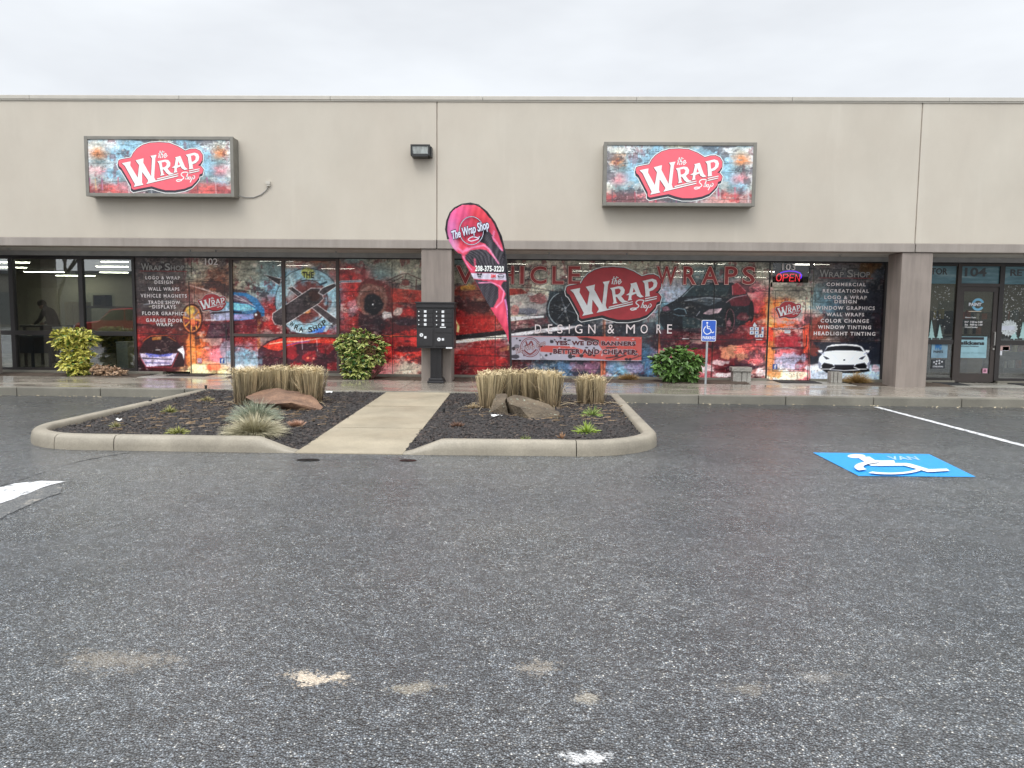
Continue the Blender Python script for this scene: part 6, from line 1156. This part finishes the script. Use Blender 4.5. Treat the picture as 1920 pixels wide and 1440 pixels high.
for q in ((X0, X0+.04, Z0, Z1), (X1-.04, X1, Z0, Z1), (X0, X1, Z0, Z0+.04), (X0, X1, Z1-.04, Z1)): m.box(q[0], q[1], 23.5, 23.9, q[2], q[3])
m.box(X0, X1, 23.88, 23.9, Z0, Z1); m.build('carcass', bw_, T); m = MB(); m.box(X0-.3, X1+.6, 23.4, 27.49, Z0-.06, Z0-.002); m.build('shelf', bw_, T)
# person bending over the worktable
pr = thing('person', 'person in a dark top bending over the worktable inside the left window', 'person', (W(100, 640, 19.5)[0], 19.6, .15))
px_ = pr.location.x; me = bpy.data.meshes.new('person_body')
V = [(0, 0, .95), (-.05, 0, 1.18), (-.14, 0, 1.36), (-.22, 0, 1.46), (-.29, 0, 1.50), (-.36, 0, 1.55), (-.16, -.19, 1.38), (-.24, -.24, 1.16), (-.42, -.22, 1.02), (-.5, -.21, 1.02), (-.16, .19, 1.38), (-.24, .25, 1.16), (-.44, .2, 1.05), (-.52, .18, 1.04), (0, -.1, .85), (.03, -.11, .48), (.0, -.11, .07), (-.14, -.11, .03), (0, .1, .85), (.05, .11, .48), (.03, .11, .07), (-.11, .11, .03)]
Ed = [(0, 1), (1, 2), (2, 3), (3, 4), (4, 5), (2, 6), (6, 7), (7, 8), (8, 9), (2, 10), (10, 11), (11, 12), (12, 13), (0, 14), (14, 15), (15, 16), (16, 17), (0, 18), (18, 19), (19, 20), (20, 21)]
Rr = [.15, .14, .16, .07, .09, .095, .07, .05, .036, .034, .07, .05, .036, .034, .10, .065, .045, .04, .10, .065, .045, .04]
me.from_pydata([(x, y, z) for x, y, z in V], Ed, []); po = bpy.data.objects.new('body', me); sc.collection.objects.link(po); po.parent = pr; pm = NT('person_clothes')
gm = pm.n.new('ShaderNodeNewGeometry'); sx_ = pm.n.new('ShaderNodeSeparateXYZ'); pm.tc = pm.n.new('ShaderNodeTexCoord'); pm.l.new(pm.tc.outputs['Object'], sx_.inputs[0])
fskin = pm.math('MAXIMUM', pm.math('MULTIPLY', pm.math('LESS_THAN', sx_.outputs[0], -.25), pm.math('GREATER_THAN', sx_.outputs[2], 1.42)), pm.math('LESS_THAN', sx_.outputs[0], -.40))
pm.set('Base Color', pm.mix((.018, .022, .035), (.36, .22, .16), fskin)); pm.set('Roughness', .8); me.materials.append(pm.m)
po.modifiers.new('skin', 'SKIN'); 
for i, r_ in enumerate(Rr): me.skin_vertices[0].data[i].radius = (r_, r_)
me.skin_vertices[0].data[0].use_root = True; po.modifiers.new('sub', 'SUBSURF').levels = 2; po.modifiers['sub'].render_levels = 2
m = MB(); T2 = bmesh.new(); bmesh.ops.create_uvsphere(T2, u_segments=16, v_segments=10, radius=.112); m.add([(px_-.325+v.co.x*1.0, 19.6+v.co.y*.9, .15+1.585+v.co.z*.85) for v in T2.verts], [[v.index for v in f.verts] for f in T2.faces]); T2.free(); m.build('hair', simple('hair_dark', (.02, .015, .012), .7), pr, smooth=True)
# shelves and goods in unit 104
shm = simple('shelf_metal', (.10, .12, .12), .5)
for k, (px0, px1, Y) in enumerate(((1745, 1790, 19.2), (1800, 1862, 20.5), (1884, 1960, 19.0))):
    x0, x1 = W(px0, 640, Y)[0], W(px1, 640, Y)[0]; T = thing('display_shelf', 'dark retail shelf of cans seen through %s' % ('the pane left of door 104', 'the glass of door 104', 'the pane right of door 104')[k], 'shelf', ((x0+x1)/2, Y+.25, .15), 'retail shelves in unit 104')
    m = MB()
    for x in (x0, x1-.03): m.box(x, x+.03, Y, Y+.5, .15, 1.75)
    m.box(x0, x1, Y+.48, Y+.5, .15, 1.75); m.build('side_frame', shm, T)
    for z_ in (.35, .75, 1.15, 1.55): m = MB(); m.box(x0+.03, x1-.03, Y, Y+.48, z_-.03, z_); m.build('shelf_board', shm, T)
    for z_ in (.35, .75, 1.15, 1.55):
        x = x0+.1; row = 0
        while x < x1-.12:
            c_ = rnd.choice([(.45, .42, .36), (.10, .12, .16), (.35, .10, .06), (.5, .4, .12), (.55, .55, .52), (.08, .16, .2)]); nm_ = 'goods_%d' % int(sum(c_)*100); m = MB(); m.tube([(x, Y+.15, z_), (x, Y+.15, z_+rnd.choice((.16, .2, .24)))], .065, 12); m.build('can', simple(nm_, c_, .4), T); x += rnd.uniform(.15, .24)
X0, X1, Z0, Z1 = BOX(1813, 672, 1842, 700, 18.2); T = thing('cardboard_box', 'brown cardboard box on the floor behind door 104', 'box', ((X0+X1)/2, 18.4, .15)); m = MB(); m.box(X0, X1, 18.2, 18.6, .152, Z1-.002, .006); m.build('carton', simple('cardboard', (.34, .24, .12), .8), T); m = MB(); m.box(X0, X1, 18.36, 18.44, Z1-.001, Z1+.002); m.build('tape', simple('tape', (.42, .34, .2), .4), T)
# ================================================================ ACROSS THE LOT (behind the viewer, seen only as reflections in glass and wet ground)
def car(label, X, Y, col):
    T = thing('parked_car', label, 'car', (X, Y, 0)); cm = simple('car_paint_red', col, .25, .2, .05, spec=.6); bk_ = simple('tyre_rubber', (.02, .02, .02), .8); gl_ = simple('car_glass', (.05, .06, .065), .1)
    prof = [(-2.3, .35), (-2.35, .75), (-2.2, 1.0), (-1.1, 1.1), (-.45, 1.7), (.9, 1.78), (2.2, 1.7), (2.35, 1.1), (2.35, .35)]; m = MB(); m.prism([(X+x, z) for x, z in prof], Y-.9, Y+.9); bd = m.build('body', cm, T); bd.modifiers.new('b', 'BEVEL').width = .06
    for s in (-1, 1):
        for P in ([(-1.0, 1.14), (-.4, 1.64), (.2, 1.68), (.2, 1.14)], [(.28, 1.14), (.28, 1.68), (1.2, 1.7), (1.2, 1.14)], [(1.28, 1.14), (1.28, 1.69), (2.05, 1.62), (2.2, 1.14)]): m = MB(); m.prism([(X+x, z) for x, z in P], Y+s*.903, Y+s*.912); m.build('window', gl_, T)
        for x in (-1.45, 1.45):
            m = MB(); m.tube([(X+x, Y+s*.72, .36), (X+x, Y+s*.93, .36)], .36, 22); wh_ = m.build('wheel', bk_, T); m = MB(); m.tube([(X+x, Y+s*.93, .36), (X+x, Y+s*.94, .36)], .22, 12); m.build('rim', silver, wh_)
        m = MB(); m.box(X-2.36, X-2.28, Y+s*.7-.18, Y+s*.7+.18, .72, .88, .01); m.build('headlight', binm, T); m = MB(); m.box(X+2.3, X+2.37, Y+s*.75-.1, Y+s*.75+.1, .9, 1.3, .01); m.build('tail_light', simple('lamp_red', (.4, .02, .02), .3), T)
car('red sport utility car parked across the lot, mirrored in the left window', -20.2, -4.2, (.45, .02, .03))
b2_ = thing('warehouse', 'long pale warehouse across the lot behind the viewer', 'building', (0, -46, 0)); m = MB(); m.box(-70, 60, -60, -46, 0, 5.5); m.build('wall', simple('warehouse_wall', (.34, .32, .29), .8), b2_); m = MB(); m.box(-70.3, 60.3, -60.3, -45.7, 5.5, 5.9); m.build('roof_edge', simple('warehouse_trim', (.15, .15, .16), .6), b2_)
for i in range(14): m = MB(); m.box(-66+i*9, -62+i*9, -46.05, -45.98, .2, 3.6); m.build('roller_door', simple('roller_grey', (.2, .21, .22), .6), b2_)
def baretree(X, Y, H, seed, label):
    r2 = random.Random(seed); T = thing('bare_tree', label, 'tree', (X, Y, 0), 'bare trees across the lot'); m = MB(); tw = MB()
    def grow(p, d, L_, r_, k, mm):
        q = p+d*L_; mid_ = p+d*L_*.5+Vector((r2.uniform(-1, 1), r2.uniform(-1, 1), 0))*L_*.05; mm.tube([p, mid_, q], [r_, r_*.85, r_*.68], 6 if k < 3 else 3, cap=False)
        if k >= 6: return
        for _ in range(3 if k < 5 else 2): nd = (d+Vector((r2.uniform(-1, 1), r2.uniform(-1, 1), r2.uniform(-.2, .7)))*.62).normalized(); grow(q, nd, L_*r2.uniform(.62, .82), r_*.62, k+1, m if k < 2 else tw)
    grow(Vector((X, Y, 0)), Vector((0, 0, 1)), H*.24, H*.02, 0, m); bk_ = simple('tree_bark', (.14, .12, .10), .9); m.build('trunk', bk_, T); tw.build('crown', bk_, T)
for i, (x, y, h_) in enumerate(((-30, -14, 10), (-17, -20, 9), (9, -22, 9), (24, -16, 8))): baretree(x, y, h_, i+3, ('tall bare tree far left across the lot', 'bare tree behind the red car', 'bare tree across the lot, right of centre', 'smallest bare tree far right across the lot')[i])
# relabel generic repeats
sc.cycles.max_bounces = 8; sc.cycles.transparent_max_bounces = 16; sc.cycles.use_denoising = True
